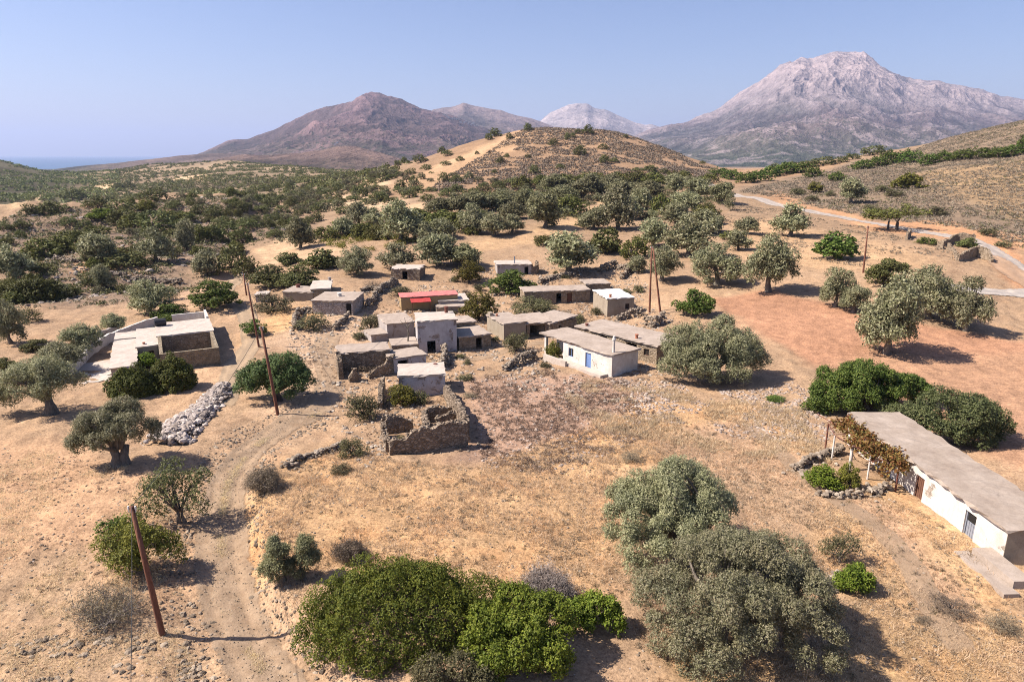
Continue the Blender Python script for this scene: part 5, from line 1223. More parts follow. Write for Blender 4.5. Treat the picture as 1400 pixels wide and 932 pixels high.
def ruin(m, pts, hs, th, seed):
    """broken wall: an uneven top in steps of a stone, ragged ends, loose stones on it"""
    rng = np.random.default_rng(seed); Q = resample([tuple(p) for p in pts], .28) if len(pts) > 1 else pts
    Q = np.asarray(Q); Q = np.column_stack([Q[:, :2], H(Q[:, 0], Q[:, 1])]); n = len(Q)
    hh = np.interp(np.linspace(0, 1, n), np.linspace(0, 1, len(hs)), hs) + (vnoise(np.arange(n) / 2.2, np.full(n, seed * 3.1), seed) - .5) * .55 + rng.normal(size=n) * .07
    T = np.gradient(Q[:, :2], axis=0); T /= np.linalg.norm(T, axis=1)[:, None]; N = np.stack([-T[:, 1], T[:, 0]], 1)
    lv = 5; b = len(m.v)
    for i in range(n):
        for j in range(lv):
            f = j / (lv - 1); z = Q[i, 2] - .6 + (hh[i] + .6) * f; w = th / 2 * (1.12 - .22 * f)
            for s in (-1, 1):
                q = Q[i, :2] + N[i] * s * (w + rng.normal() * .03); m.v.append((q[0] + rng.normal() * .02, q[1] + rng.normal() * .02, z + rng.normal() * .03))
    ix = lambda i, j, s: b + (i * lv + j) * 2 + s
    for i in range(n - 1):
        for j in range(lv - 1):
            m.f.append((ix(i, j, 0), ix(i + 1, j, 0), ix(i + 1, j + 1, 0), ix(i, j + 1, 0))); m.f.append((ix(i + 1, j, 1), ix(i, j, 1), ix(i, j + 1, 1), ix(i + 1, j + 1, 1)))
        m.f.append((ix(i, lv - 1, 0), ix(i + 1, lv - 1, 0), ix(i + 1, lv - 1, 1), ix(i, lv - 1, 1)))
    for i, r in ((0, 0), (n - 1, 1)):
        for j in range(lv - 1):
            q = (ix(i, j, 0), ix(i, j + 1, 0), ix(i, j + 1, 1), ix(i, j, 1)); m.f.append(q if r == 0 else q[::-1])
    k = rng.integers(0, n, n * 2); P = np.column_stack([Q[k, :2] + rng.normal(size=(len(k), 2)) * th * .28, Q[k, 2] + hh[k] + rng.uniform(-.05, .06, len(k))]); clumpstones(m, P, rng.uniform(.09, .2, len(k)), rng)
    k = rng.integers(0, n, n); P = np.column_stack([Q[k, :2] + rng.normal(size=(n, 2)) * th * 1.3, Q[k, 2] + .02]); P[:, 2] = H(P[:, 0], P[:, 1]) + .03; clumpstones(m, P, rng.uniform(.07, .2, n), rng)
def drywall(pts, h, w, label, seed, sz, den):
    rng = np.random.default_rng(seed + 70); Q = resample([tuple(p)[:2] for p in pts], .1); L = len(Q) * .1; n = int(L * den * h * w * 1.6 * (.22 / sz) ** 2) + 30
    k = rng.integers(0, len(Q), n); f = rng.random(n) ** .8; hv = h * (.62 + .6 * vnoise(k * .1 / 1.6, np.zeros(n), seed))
    P = Q[k] + rng.normal(size=(n, 2)) * (w * .28 * (1.15 - .6 * f))[:, None]; z = H(P[:, 0], P[:, 1]) + hv * f
    stray = rng.random(n) < .12; P[stray] += rng.normal(size=(stray.sum(), 2)) * w; z[stray] = H(P[stray, 0], P[stray, 1]) + .05
    m = MB(); clumpstones(m, np.column_stack([P, z]), rng.uniform(.6, 1.3, n) * sz, rng)
    m.top('dry_stone_wall', rock_mat('wall_stone', (.160, .128, .096), (.256, .204, .152), (.368, .308, .240)), label, 'wall')
village()

# ------------------------------------------------------------ poles and wires
TOPS = {}
def pole(key, base, top, label, r=.14, arm=True):
    b = at(*base); s = mpp(b)
    # the top stands over the row seen in the photograph, leaning as there
    u = ku(*top); k = kz(top[1]); y = b.y + .0; x = u * y; z = CAMZ + k * y
    o = thing('utility_pole', label, 'pole', (b.x, b.y, b.z)); t = Vector((x, y, z))
    m = MB(); m.tube([b - Vector((0, 0, .8)), b, b.lerp(t, .5), t], [r * 1.15, r * 1.1, r * .95, r * .72], 10); m.build('shaft', POLE(), o, smooth=True)
    if arm:
        m = MB()
        for q in (-.18, .18): m.tube([t + Vector((0, 0, -.35)), t + Vector((q, 0, -.3)), t + Vector((q, 0, -.12)), t + Vector((q, 0, .02))], [.02, .02, .05, .04], 6)
        m.build('insulator', plain_mat('white_ceramic', (.6, .6, .58), .4, 0, .1), o)
    TOPS[key] = t; return o
pole('a', (222, 867), (180, 692), 'nearest wooden pole, leaning left over the yellowish bush', .15)
pole('b', (380, 567), (357, 447), 'tall wooden pole beside the carob tree on the dirt track', .15)
pole('c', (354, 474), (338, 387), 'slim wooden pole on the pale ground above the carob tree', .13)
pole('d', (337, 404), (333, 374), 'small far pole beside the dark tree at the village edge', .13)
pole('e', (888, 427), (891, 337), 'dark upright pole of the pair behind the stone row', .15)
pole('f', (903, 429), (893, 339), 'slanting brown brace pole of the pair behind the stone row', .15, False)
pole('g', (1180, 373), (1187, 309), 'lone brown pole standing before the gravel road on the right', .15)
def cable(a, b, sag, label, r=.018):
    m = MB(); P = []
    for i in range(25):
        f = i / 24; p = a.lerp(b, f); P.append(p - Vector((0, 0, sag * 4 * f * (1 - f))))
    m.tube(P, r, 5); m.top('power_cable', WIRE(), label, 'cable')
cable(TOPS['a'], TOPS['b'], .7, 'thin black cable from the nearest pole to the tall middle pole')
cable(TOPS['b'], TOPS['c'], .5, 'thin black cable from the tall middle pole to the slim pole')
cable(TOPS['c'], TOPS['d'], .5, 'thin black cable from the slim pole to the small far pole')
cable(TOPS['a'], Vector((-9.2, 12, 7.4)), .5, 'thin cable hanging from the nearest pole towards the bottom edge', .014)
cable(TOPS['b'], at(570, 440) + Vector((0, 0, 4.2)), .8, 'thin cable from the tall middle pole to the tall house')
cable(TOPS['e'], TOPS['g'], .9, 'thin cable from the pole pair to the lone right pole', .014)
# ------------------------------------------------------------ trees and bushes of the village and the middle distance, one by one
def named():
    for kind, px, py, w, h, label in [
        ('olive', 113, 485, 46, 44, 'olive tree with a bare lower trunk just left of the curving garden wall'),
        ('olive', 82, 508, 66, 46, 'olive tree between the garden wall and the wide olive at the left edge'),
        ('olive', 16, 470, 44, 62, 'tall grey olive tree cut by the left edge, highest of the left-edge trees'),
        ('oak', 46, 480, 34, 20, 'dark green bush between two olives left of the garden wall'),
        ('oak', 10, 508, 30, 24, 'dark bush cut by the left edge, below the tall grey olive'),
        ('olive', 157, 453, 32, 27, 'small round olive behind the white-topped garden wall'),
        ('olive', 208, 430, 60, 50, 'spreading olive tree with visible branches behind the walled house'),
        ('carob', 232, 438, 46, 28, 'green bushy tree touching the rear of the walled house'),
        ('carob', 294, 419, 66, 42, 'dense dark green tree on bare ground right of the walled house'),
        ('bright', 201, 502, 32, 24, 'small leafy light green tree between the two round bushes'),
        ('carob', 350, 457, 34, 25, 'small green tree at the foot of the slim pole'),
        ('mixed', 373, 425, 48, 36, 'grey-green bush in front of the low outbuildings on the village left'),
        ('mixed', 428, 450, 46, 28, 'straggly bush inside the curved dry-stone wall'),
        ('mixed', 507, 450, 32, 28, 'olive-coloured bush beside the track left of the pale wing'),
        ('mixed', 497, 573, 46, 48, 'grey-topped bush left of the roofless ruin'),
        ('yellow', 550, 554, 40, 36, 'green bush growing inside the roofless ruin'),
        ('mixed', 481, 624, 36, 40, 'grey-green bush on the bank below the roofless ruin, upper of two'),
        ('mixed', 467, 646, 28, 20, 'low grey-green bush on the bank, lower of the two beside the ruin'),
        ('yellow', 655, 437, 54, 46, 'yellow-green bushy tree between the red-roofed shed and the tall house'),
        ('yellow', 641, 386, 44, 36, 'yellow-green tree behind the red-roofed shed'),
        ('carob', 697, 399, 64, 36, 'dense rounded green tree in front of the farthest village house'),
        ('mixed', 730, 426, 60, 30, 'tangled half-dry bush in front of the veranda house'),
        ('mixed', 705, 480, 36, 34, 'dusty bush against the chipped-parapet house'),
        ('yellow', 758, 490, 24, 28, 'small lemon-like tree at the left corner of the white house'),
        ('carob', 948, 431, 54, 42, 'small dense green tree at the edge of the ploughed red field'),
        ('mixed', 790, 438, 18, 12, 'small bush below the white-roofed house'),
        ('mixed', 548, 404, 30, 18, 'dusty bush left of the red-roofed shed'),
        ('scrub', 512, 395, 26, 18, 'grey dry bush among the tumbled walls behind the whitewashed stone house'),
        ('bright', 1124, 664, 48, 34, 'bright green bush in the pergola garden'),
        ('yellow', 1160, 668, 34, 42, 'small yellowish tree in the pergola garden'),
        ('olive', 488, 376, 44, 40, 'round olive tree on the bare slope behind the whitewashed stone house'),
        ('olive', 543, 367, 48, 34, 'olive tree just behind the collapsing stone hut'),
        ('olive', 599, 363, 50, 44, 'olive tree right of the collapsing stone hut, left of a darker olive'),
        ('darkolive', 634, 364, 48, 30, 'darker low olive tree right of the collapsing stone hut'),
        ('darkolive', 411, 339, 34, 40, 'dark upright olive tree beside the pale track at the upper left'),
        ('oak', 372, 390, 58, 34, 'dark green tree at the left end of the clump above the village'),
        ('oak', 408, 392, 58, 36, 'broad dark green tree in the middle of the clump above the village'),
        ('oak', 395, 361, 34, 20, 'small green tree behind the clump above the village'),
        ('oak', 438, 367, 52, 32, 'dark rounded tree at the right end of the clump above the village'),
        ('darkolive', 745, 311, 46, 46, 'dark pointed olive tree standing alone in the tan clearing'),
        ('olive', 778, 373, 74, 56, 'large silvery olive tree behind the veranda house'),
        ('oak', 828, 346, 46, 40, 'dark green tree behind the large silvery olive'),
        ('olive', 905, 384, 52, 48, 'olive tree directly behind the pair of poles'),
        ('olive', 980, 389, 68, 56, 'olive tree between the pole pair and the ploughed field'),
        ('olive', 1050, 399, 66, 80, 'tall olive tree with a long shadow at the top of the ploughed field'),
        ('olive', 893, 339, 46, 40, 'olive tree uphill of the pole pair, left of a broader one'),
        ('olive', 940, 351, 60, 52, 'broad olive tree uphill of the pole pair'),
        ('round', 868, 353, 38, 36, 'dark bush among the olives behind the white-roofed house'),
        ('olive', 1142, 419, 44, 56, 'slim olive tree at the left end of the group in the red field'),
        ('olive', 1166, 427, 42, 38, 'small grey olive beside the slim one in the red field'),
        ('olive', 1212, 483, 80, 110, 'tallest olive tree of the red field, nearest the long house'),
        ('oak', 1208, 390, 54, 42, 'dark green tree behind the tallest field olive'),
        ('olive', 1269, 435, 74, 74, 'wide olive tree in the red field, between the tallest and the leaning one'),
        ('olive', 1318, 452, 64, 74, 'leaning olive tree at the right end of the red field group'),
        ('carob', 1141, 354, 56, 42, 'bright green rounded tree alone below the gravel road'),
        ('umbrella', 1222, 314, 66, 34, 'flat-topped spreading tree beside the gravel road'),
        ('olive', 1080, 323, 48, 42, 'olive tree just below the gravel road'),
        ('olive', 1163, 277, 38, 32, 'single olive tree on the grey scrub slope above the road'),
        ('yellow', 1242, 258, 44, 24, 'dusty green bushy tree on the scrub slope above the road'),
        ('yellow', 1114, 263, 22, 16, 'small yellowish tree on the scrub slope'),
        ('green_low', 1060, 548, 24, 12, 'low shrub in the shade right of the massive olive'),
        ('scrub', 1300, 834, 54, 26, 'low dusty bush on the dry slope below the long house'),
        ('scrub', 1372, 858, 46, 26, 'dusty bush at the right edge, lower than its neighbour'),
        ('scrub', 1262, 850, 22, 14, 'little dusty bush left of the low dusty one'),
        ('scrub', 865, 628, 34, 16, 'rust-coloured dry bush above the broad silvery olive'),
        ('scrub', 574, 602, 30, 20, 'dry bush among the rubble inside the roofless ruin'), ('mixed', 548, 604, 22, 14, 'low green weeds in the left room of the roofless ruin'), ('scrub', 500, 505, 36, 20, 'reddish dry bush in the forecourt of the half-buried house'), ('mixed', 568, 503, 18, 14, 'dry vine bush against the grey-roofed block'),
        ('mixed', 1372, 338, 20, 12, 'dark shrub beside the red dirt road right of the doorway ruin'),
        ('oak', 1322, 338, 26, 16, 'green shrub growing inside the doorway ruin'),
        ('green_low', 1267, 333, 22, 12, 'green shrub left of the doorway ruin'),
        ('upright', 998, 288, 16, 25, 'narrow dark tree beside the bend of the gravel road'),
        ('yellow', 198, 289, 32, 18, 'yellow-green bush on the rocky knoll'), ('bright', 140, 299, 34, 14, 'brightest yellow-green low bush on the rocky left slope'),
    ]: plant(kind, px, py, w, h, label)
    zone = [
      ('trees on the rocky left slope', 'olive', 'grey olive tree among rocks on the far left slope', [(134, 361, 44, 40), (214, 357, 40, 40), (256, 341, 28, 36), (282, 376, 32, 32), (143, 396, 27, 32), (20, 381, 44, 42)]),
      ('bushes on the rocky left slope', 'holm', 'dark green bush on the rocky far left slope', [(172, 365, 50, 18), (125, 391, 30, 22), (318, 373, 40, 40), (336, 377, 32, 30), (215, 319, 48, 36), (290, 329, 28, 24), (315, 326, 32, 26), (332, 333, 30, 24), (38, 440, 30, 22), (70, 293, 42, 20), (43, 291, 20, 14), (134, 285, 30, 19), (165, 291, 36, 19), (215, 276, 36, 21), (100, 275, 36, 18), (275, 294, 22, 16), (293, 298, 28, 20), (326, 291, 26, 17), (95, 308, 24, 15), (116, 311, 20, 12), (162, 261, 16, 12), (177, 258, 13, 11), (30, 313, 22, 14), (8, 315, 18, 14), (232, 409, 22, 20), (250, 312, 26, 16), (305, 310, 28, 16), (340, 312, 26, 16), (120, 283, 14, 9), (150, 276, 15, 9), (190, 272, 15, 9), (240, 285, 22, 12), (262, 280, 18, 11)]),
      ('yellow-green bushes on the left slope', 'round', 'yellowish rounded bush on the far left slope', [(60, 353, 46, 30), (85, 346, 42, 28), (106, 336, 40, 26), (170, 353, 34, 18), (165, 309, 32, 24), (185, 313, 36, 26), (175, 301, 32, 18), (235, 306, 36, 20), (272, 331, 30, 26), (15, 402, 36, 26), (130, 325, 34, 20), (255, 300, 26, 12), (60, 372, 30, 16)]),
      ('olives of the wooded belt', 'olive', 'silvery olive tree in the wooded belt above the village', [(548, 329, 48, 48), (490, 308, 30, 28), (512, 309, 28, 22), (648, 319, 32, 32), (675, 323, 34, 30), (845, 313, 44, 52), (812, 313, 36, 26), (922, 265, 32, 24), (938, 291, 36, 26), (875, 286, 32, 26), (605, 325, 32, 24), (580, 330, 30, 24), (700, 318, 30, 22), (872, 373, 24, 22), (955, 271, 36, 24), (1020, 320, 30, 22), (1010, 342, 34, 26), (925, 310, 40, 30), (965, 320, 40, 30), (860, 300, 34, 28)]),
      ('dark olives of the wooded belt', 'darkolive', 'dull grey-brown olive tree in the wooded belt below the rounded hill', [(630, 291, 36, 24), (655, 289, 36, 24), (680, 286, 36, 22), (690, 281, 34, 20), (760, 263, 34, 22), (800, 269, 46, 26), (830, 263, 34, 22), (770, 276, 36, 20), (986, 278, 28, 26), (720, 282, 34, 20), (735, 296, 34, 22), (600, 293, 32, 20), (850, 270, 34, 22), (885, 272, 34, 22), (700, 300, 34, 22)]),
      ('green bushes of the wooded belt', 'round', 'green rounded bush in the wooded belt below the rounded hill', [(780, 293, 52, 28), (575, 306, 42, 22), (600, 307, 42, 22), (625, 307, 42, 20), (652, 304, 40, 20), (905, 293, 30, 30), (965, 301, 36, 24), (470, 321, 38, 22), (500, 323, 36, 22), (522, 326, 38, 22), (715, 259, 28, 22), (740, 255, 30, 18), (772, 252, 34, 16), (806, 250, 34, 16), (840, 252, 34, 18), (868, 250, 32, 18), (895, 252, 32, 18), (925, 250, 34, 18), (952, 258, 30, 18), (1003, 327, 32, 14), (445, 327, 34, 20), (560, 312, 36, 20), (745, 335, 28, 16), (970, 250, 26, 14)]),
      ('bushes along the ridge road', 'hedge', 'green bushy tree in the hedge line along the right-hand slope', [(1218, 223, 30, 19), (1242, 223, 26, 20), (1270, 225, 26, 15), (1292, 220, 28, 15), (1315, 218, 28, 15), (1340, 216, 30, 16), (1365, 215, 28, 15), (1386, 213, 26, 17), (1402, 208, 26, 28), (1180, 231, 30, 14), (1200, 227, 26, 14), (1055, 242, 30, 17), (1075, 238, 30, 17), (1095, 236, 30, 15), (1040, 247, 30, 16), (1020, 250, 30, 16), (1112, 242, 24, 14), (1145, 247, 24, 13), (1000, 245, 26, 14), (985, 240, 24, 12)]),
      ('bushes on the right skyline', 'holm', 'dark bush on the skyline of the right-hand hill', [(1125, 226, 28, 13), (1165, 218, 21, 8), (1236, 199, 19, 10), (1283, 188, 15, 11), (1337, 164, 9, 6), (1193, 212, 28, 14), (1150, 222, 20, 8), (1105, 229, 22, 10), (1080, 230, 22, 9), (1060, 232, 20, 9)]),
      ('bushes on the scrub slope', 'mixed', 'dusty green bush on the grey scrub slope above the road', [(1280, 294, 26, 15), (1165, 264, 16, 10), (1222, 268, 20, 12), (1205, 262, 18, 10), (1190, 288, 20, 10), (1135, 268, 14, 9), (1350, 322, 22, 12), (1110, 275, 16, 9), (1090, 266, 18, 10)]),
      ('bushes on the rounded hill', 'holm', 'small dark bush dotted on the rounded hill', [(722, 179, 12, 11), (707, 177, 8, 6), (738, 170, 7, 5), (757, 199, 14, 10), (776, 191, 9, 10), (803, 183, 16, 13), (793, 212, 18, 14), (827, 223, 16, 12), (840, 222, 10, 7), (730, 238, 15, 13), (888, 234, 20, 9), (936, 239, 14, 7), (825, 204, 13, 8), (765, 231, 11, 8), (830, 176, 9, 5), (855, 188, 7, 5), (913, 203, 5, 5), (960, 225, 8, 6), (752, 171, 6, 4), (676, 187, 16, 12), (668, 191, 12, 9), (696, 190, 10, 9), (604, 210, 12, 10), (612, 213, 14, 9), (629, 220, 12, 7), (652, 211, 6, 5), (684, 223, 12, 9), (553, 222, 9, 8), (543, 227, 8, 8), (575, 222, 18, 12), (583, 232, 14, 8), (610, 226, 14, 7), (676, 237, 8, 6), (693, 215, 7, 6), (790, 183, 9, 7), (783, 188, 8, 7), (870, 235, 14, 7), (908, 238, 16, 8), (722, 216, 8, 6)]),
      ('bushes along the valley edge', 'holm', 'dark round bush scattered in the pale valley beyond the village', [(512, 244, 18, 8), (520, 249, 20, 8), (532, 246, 12, 8), (545, 241, 14, 7), (515, 259, 14, 8), (534, 238, 16, 8), (572, 263, 18, 11), (372, 273, 20, 11), (385, 276, 18, 12), (400, 270, 18, 10), (411, 274, 18, 11), (440, 264, 18, 10), (447, 268, 18, 10), (462, 259, 22, 10), (490, 264, 20, 12), (497, 260, 18, 10), (520, 274, 20, 13), (535, 279, 24, 12), (435, 290, 22, 14), (432, 303, 20, 14), (402, 305, 20, 11), (376, 302, 18, 12), (470, 292, 24, 10), (415, 284, 16, 9), (395, 282, 16, 9), (358, 290, 22, 12), (360, 262, 16, 8), (345, 268, 18, 9), (420, 262, 16, 8), (560, 270, 22, 11), (585, 276, 22, 12), (610, 268, 24, 12), (625, 262, 20, 11), (645, 268, 24, 12), (660, 262, 22, 12), (680, 258, 22, 12), (700, 254, 22, 12), (590, 262, 14, 7), (480, 275, 16, 9), (500, 279, 18, 10), (450, 280, 18, 9), (545, 262, 16, 8), (690, 268, 26, 13), (665, 275, 28, 14), (715, 270, 26, 13), (330, 283, 18, 10), (312, 280, 16, 9)]),
    ]
    for g, kind, label, L in zone:
        for (px, py, w, h) in L: plant(kind, px, py, w * 1.06, h * 1.08, label, g)
named()
def fill():
    # the closer-grown parts of the hillsides and the belt: bushes set down one by one, no two too close
    rng = np.random.default_rng(31)
    def grow(poly, n, kinds, wm, label, group, gap, ymax=None):
        P = scatter(poly, n * 6, rng, ymax); P = P[fbm(P[:, 0] / 30, P[:, 1] / 30, 2, 91) > .42]; kept = []
        for p in P:
            if len(kept) >= n: break
            if all((p[0] - q[0]) ** 2 + (p[1] - q[1]) ** 2 > gap * gap for q in kept):
                kept.append(p); kind = kinds[int(rng.integers(len(kinds)))]; w = rng.uniform(*wm); h = w * rng.uniform(.5, .85)
                o = link(NAMES[kind], proto(kind, int(rng.integers(VARS.get(kind, 3))), True)[0], None, (p[0], p[1], p[2] - .1))
                o.scale = (w, w * rng.uniform(.8, 1.25), h); o.rotation_euler = (0, 0, rng.uniform(0, 6.28)); tag(o, label[kind], CATS[kind], group)
    L1 = {'holm': 'dark rounded bush in the thick scrub of the left slope', 'greyo': 'grey-green rounded bush in the thick scrub of the left slope', 'round': 'olive-yellow bush in the thick scrub of the left slope'}
    grow([(0, 300), (150, 288), (300, 268), (420, 290), (440, 320), (340, 340), (300, 370), (225, 400), (120, 412), (-40, 425)], 135, ['holm', 'greyo', 'round', 'round'], (2.0, 5.4), L1, 'thick scrub of the left slope', 3.2)
    L2 = {'holm': 'dark rounded bush in the wooded belt beyond the village', 'greyo': 'grey-green olive bush in the wooded belt beyond the village', 'round': 'green bush in the wooded belt beyond the village', 'olive': 'silvery olive in the thick of the wooded belt'}
    grow([(440, 330), (520, 300), (600, 280), (720, 256), (960, 244), (1000, 268), (1000, 320), (930, 330), (800, 312), (730, 285), (690, 318), (560, 332)], 90, ['greyo', 'holm', 'round', 'greyo', 'olive'], (3.5, 7.5), L2, 'thick of the wooded belt', 4.0, 420)
    L3 = {'holm': 'far dark bush on the pale valley floor', 'greyo': 'far grey-green bush on the pale valley floor'}
    grow([(330, 275), (340, 262), (450, 244), (560, 238), (640, 245), (720, 250), (560, 275), (430, 292)], 120, ['holm', 'greyo', 'greyo'], (4, 8), L3, 'bushes of the valley floor', 6, 700)
    L4 = {'mixed': 'weedy grey-green bush among the walls of the village', 'scrub': 'dry brown bush among the walls of the village'}
    grow([(440, 520), (500, 430), (520, 390), (690, 368), (860, 375), (905, 440), (890, 520), (740, 510), (660, 520), (640, 560), (500, 560)], 46, ['mixed', 'scrub', 'mixed'], (.9, 2.4), L4, 'weedy bushes between the houses', 2.0)
fill()

# ------------------------------------------------------------ what nobody could count
def tufts(name, P, size, nf, L, W, mat, rng, squash=.7, wild=.8):
    n = len(P); ci = np.repeat(np.arange(n), nf); d = dirs(len(ci), rng, 0.0); d[:, 2] *= squash
    s = np.asarray(size)[ci]; Q = P[ci] + d * (s * rng.uniform(.35, 1.0, len(ci)))[:, None]
    V, Fc = quads_np(Q, d + wild * rng.normal(size=d.shape) + np.array([0, 0, .2]), s * L, s * W, rng)
    return tag(link(name, np_mesh(name, V, Fc, mat)), kind='stuff')
def blades(P, h, w, mat, rng, per=6, spread=.12, lean=.6):
    n = len(P) * per; ci = np.repeat(np.arange(len(P)), per); hh = np.asarray(h)[ci] * rng.uniform(.5, 1.2, n)
    B = P[ci] + np.column_stack([rng.normal(size=(n, 2)) * spread, np.full(n, -.03)])
    T = B + np.column_stack([rng.normal(size=(n, 2)) * lean * hh[:, None], hh]); a = rng.uniform(0, 6.28, n)
    S = np.column_stack([np.cos(a), np.sin(a), 0 * a]) * (w / 2)
    V = np.stack([B - S, B + S, T + S * .35, T - S * .35], 1).reshape(-1, 3)
    return tag(link('dry_grass', np_mesh('dry_grass', V, np.arange(n * 4).reshape(-1, 4), mat)), kind='stuff')
def patchy(P, scale, cut, seed): return P[fbm(P[:, 0] / scale, P[:, 1] / scale, 3, seed) > cut]
def offtrack(P, d=2.4): return P[np.abs(seg_dist(P[:, 0], P[:, 1], TRACK)) > d]

def ground_cover():
    rng = np.random.default_rng(77)
    STRAW = leaf_mat('dry_straw', (.52, .40, .265), (.62, .49, .345), (.72, .60, .45), .45)
    RUSTG = leaf_mat('rusty_straw', (.45, .30, .175), (.53, .37, .23), (.6, .46, .32), .45)
    WEED = leaf_mat('dead_weeds', (.15, .105, .078), (.215, .155, .115), (.31, .235, .175), .2)
    big = [(330, 700), (460, 605), (540, 630), (640, 640), (800, 590), (1000, 560), (1110, 650), (1240, 690), (1420, 800), (1420, 1000), (880, 1000), (860, 830), (700, 800), (460, 770), (400, 850), (430, 1000), (380, 1000), (345, 800)]
    P = offtrack(patchy(scatter(big, 34000, rng), 3.2, .42, 61)); blades(P, rng.uniform(.08, .26, len(P)), .034, STRAW, rng, 5)
    P = offtrack(patchy(scatter(big, 11000, rng), 2.6, .52, 62)); blades(P, rng.uniform(.08, .26, len(P)), .034, RUSTG, rng, 6)
    P = offtrack(patchy(scatter(big, 3000, rng), 2.0, .50, 63)); tufts('dead_weeds', P, rng.uniform(.10, .30, len(P)), 26, .7, .12, WEED, rng)
    DARKTUFT = leaf_mat('shadow_dark_tufts', (.07, .062, .032), (.115, .095, .052), (.18, .15, .09), .15)  # weed tufts coloured dark to stand for small shadows among the straw
    P = offtrack(scatter(big, 1100, rng)); P = patchy(P, 5, .42, 97); tufts('dead_weeds', P, rng.uniform(.07, .2, len(P)), 24, .7, .16, DARKTUFT, rng)
    lft = [(-80, 600), (100, 620), (230, 640), (270, 700), (240, 860), (330, 1000), (-80, 1000)]
    P = offtrack(patchy(scatter(lft, 14000, rng), 2.5, .46, 64), 2.2); blades(P, rng.uniform(.08, .22, len(P)), .03, STRAW, rng, 5)
    P = offtrack(patchy(scatter(lft, 1500, rng), 3, .52, 65), 2.2); tufts('dead_weeds', P, rng.uniform(.08, .22, len(P)), 22, .7, .12, WEED, rng)
    stony = [(640, 515), (740, 505), (850, 520), (900, 550), (880, 600), (760, 650), (660, 640)]
    P = patchy(scatter(stony, 5200, rng), 2.0, .44, 66); tufts('dead_weeds', P, rng.uniform(.10, .34, len(P)), 16, .75, .14, WEED, rng)
    P = scatter(stony, 1300, rng); V, Fc = stones_np(P, rng.uniform(.05, .2, len(P)), rng); tag(link('rubble', np_mesh('rubble', V, Fc, rock_mat('field_stone', (.2, .155, .125), (.30, .235, .19), (.42, .34, .28)))), kind='stuff')
    vill = [(390, 450), (520, 400), (680, 365), (860, 360), (930, 440), (930, 520), (880, 560), (640, 520), (500, 640), (420, 560)]
    P = scatter(vill, 9500, rng); P = patchy(P, 4, .44, 67); V, Fc = stones_np(P, rng.uniform(.06, .24, len(P)) * rng.uniform(.5, 1.6, len(P)), rng); tag(link('rubble', np_mesh('rubble', V, Fc, rock_mat('wall_stone', (.17, .14, .11), (.29, .24, .19), (.43, .37, .30)))), kind='stuff')
    P = patchy(scatter(vill, 4200, rng), 5, .50, 68); tufts('dead_weeds', P, rng.uniform(.15, .42, len(P)), 20, .6, .14, WEED, rng)
    # around the great olive and below the white house, stones and straw
    P = scatter([(830, 515), (1010, 535), (1110, 520), (1150, 610), (1020, 600), (880, 575)], 2600, rng); P = patchy(P, 3, .46, 69); V, Fc = stones_np(P, rng.uniform(.06, .24, len(P)), rng); tag(link('rubble', np_mesh('rubble', V, Fc, rock_mat('field_stone', (.2, .155, .125), (.30, .235, .19), (.42, .34, .28)))), kind='stuff')
    P = patchy(scatter([(740, 510), (900, 530), (1100, 560), (1140, 640), (1000, 620), (820, 590)], 9000, rng), 3, .48, 70); blades(P, rng.uniform(.15, .4, len(P)), .05, STRAW, rng, 5)
    # bottom-left rocky corner, bank edges
    rk = rock_mat('corner_stone', (.12, .095, .07), (.22, .17, .122), (.36, .29, .215))
    P = scatter([(-60, 900), (60, 870), (140, 860), (215, 880), (255, 880), (330, 1000), (-60, 1000)], 1500, rng); P = patchy(P, 1.6, .47, 95); P = offtrack(P, 2.2); V, Fc = stones_np(P, rng.uniform(.03, .16, len(P)) * rng.uniform(.4, 1.7, len(P)), rng)
    tag(link('rubble', np_mesh('rubble', V, Fc, rk)), kind='stuff')
    P = scatter([(-60, 600), (240, 640), (260, 800), (330, 1000), (-60, 1000)], 1100, rng); P = offtrack(P, 2); V, Fc = stones_np(P, rng.uniform(.03, .12, len(P)), rng); tag(link('rubble', np_mesh('rubble', V, Fc, rk)), kind='stuff')
    P = scatter(big, 2600, rng); P = offtrack(P, 2); V, Fc = stones_np(P, rng.uniform(.03, .12, len(P)), rng); tag(link('rubble', np_mesh('rubble', V, Fc, rk)), kind='stuff')
    # stones along the ditch left of the track and on the cut bank
    Q = resample(TRACK, .12); T = np.gradient(Q, axis=0); T /= np.linalg.norm(T, axis=1)[:, None]; N = np.stack([T[:, 1], -T[:, 0]], 1)
    k = rng.integers(0, len(Q), 2600); XY = Q[k] + N[k] * (rng.normal(size=2600) * .16)[:, None]; P = np.column_stack([XY, H(XY[:, 0], XY[:, 1]) + .04]); P = patchy(P, 2.5, .46, 98); blades(P, rng.uniform(.05, .16, len(P)), .03, STRAW, rng, 5)
    k = rng.integers(0, len(Q), 2400); XY = Q[k] + N[k] * (rng.normal(size=2400) * 1.1)[:, None]; P = np.column_stack([XY, H(XY[:, 0], XY[:, 1]) + .05]); V, Fc = stones_np(P, rng.uniform(.015, .06, len(P)), rng); tag(link('rubble', np_mesh('rubble', V, Fc, rk)), kind='stuff')
    for off, sd, n in ((2.3, .5, 2), (-2.4, .8, 3)):
        k = rng.integers(0, len(Q), len(Q) * n); XY = Q[k] + N[k] * (off + rng.normal(size=len(k)) * sd)[:, None]; P = np.column_stack([XY, H(XY[:, 0], XY[:, 1])])
        V, Fc = stones_np(P, rng.uniform(.03, .17, len(P)) * rng.uniform(.5, 1.4, len(P)), rng); tag(link('rubble', np_mesh('rubble', V, Fc, rk)), kind='stuff')
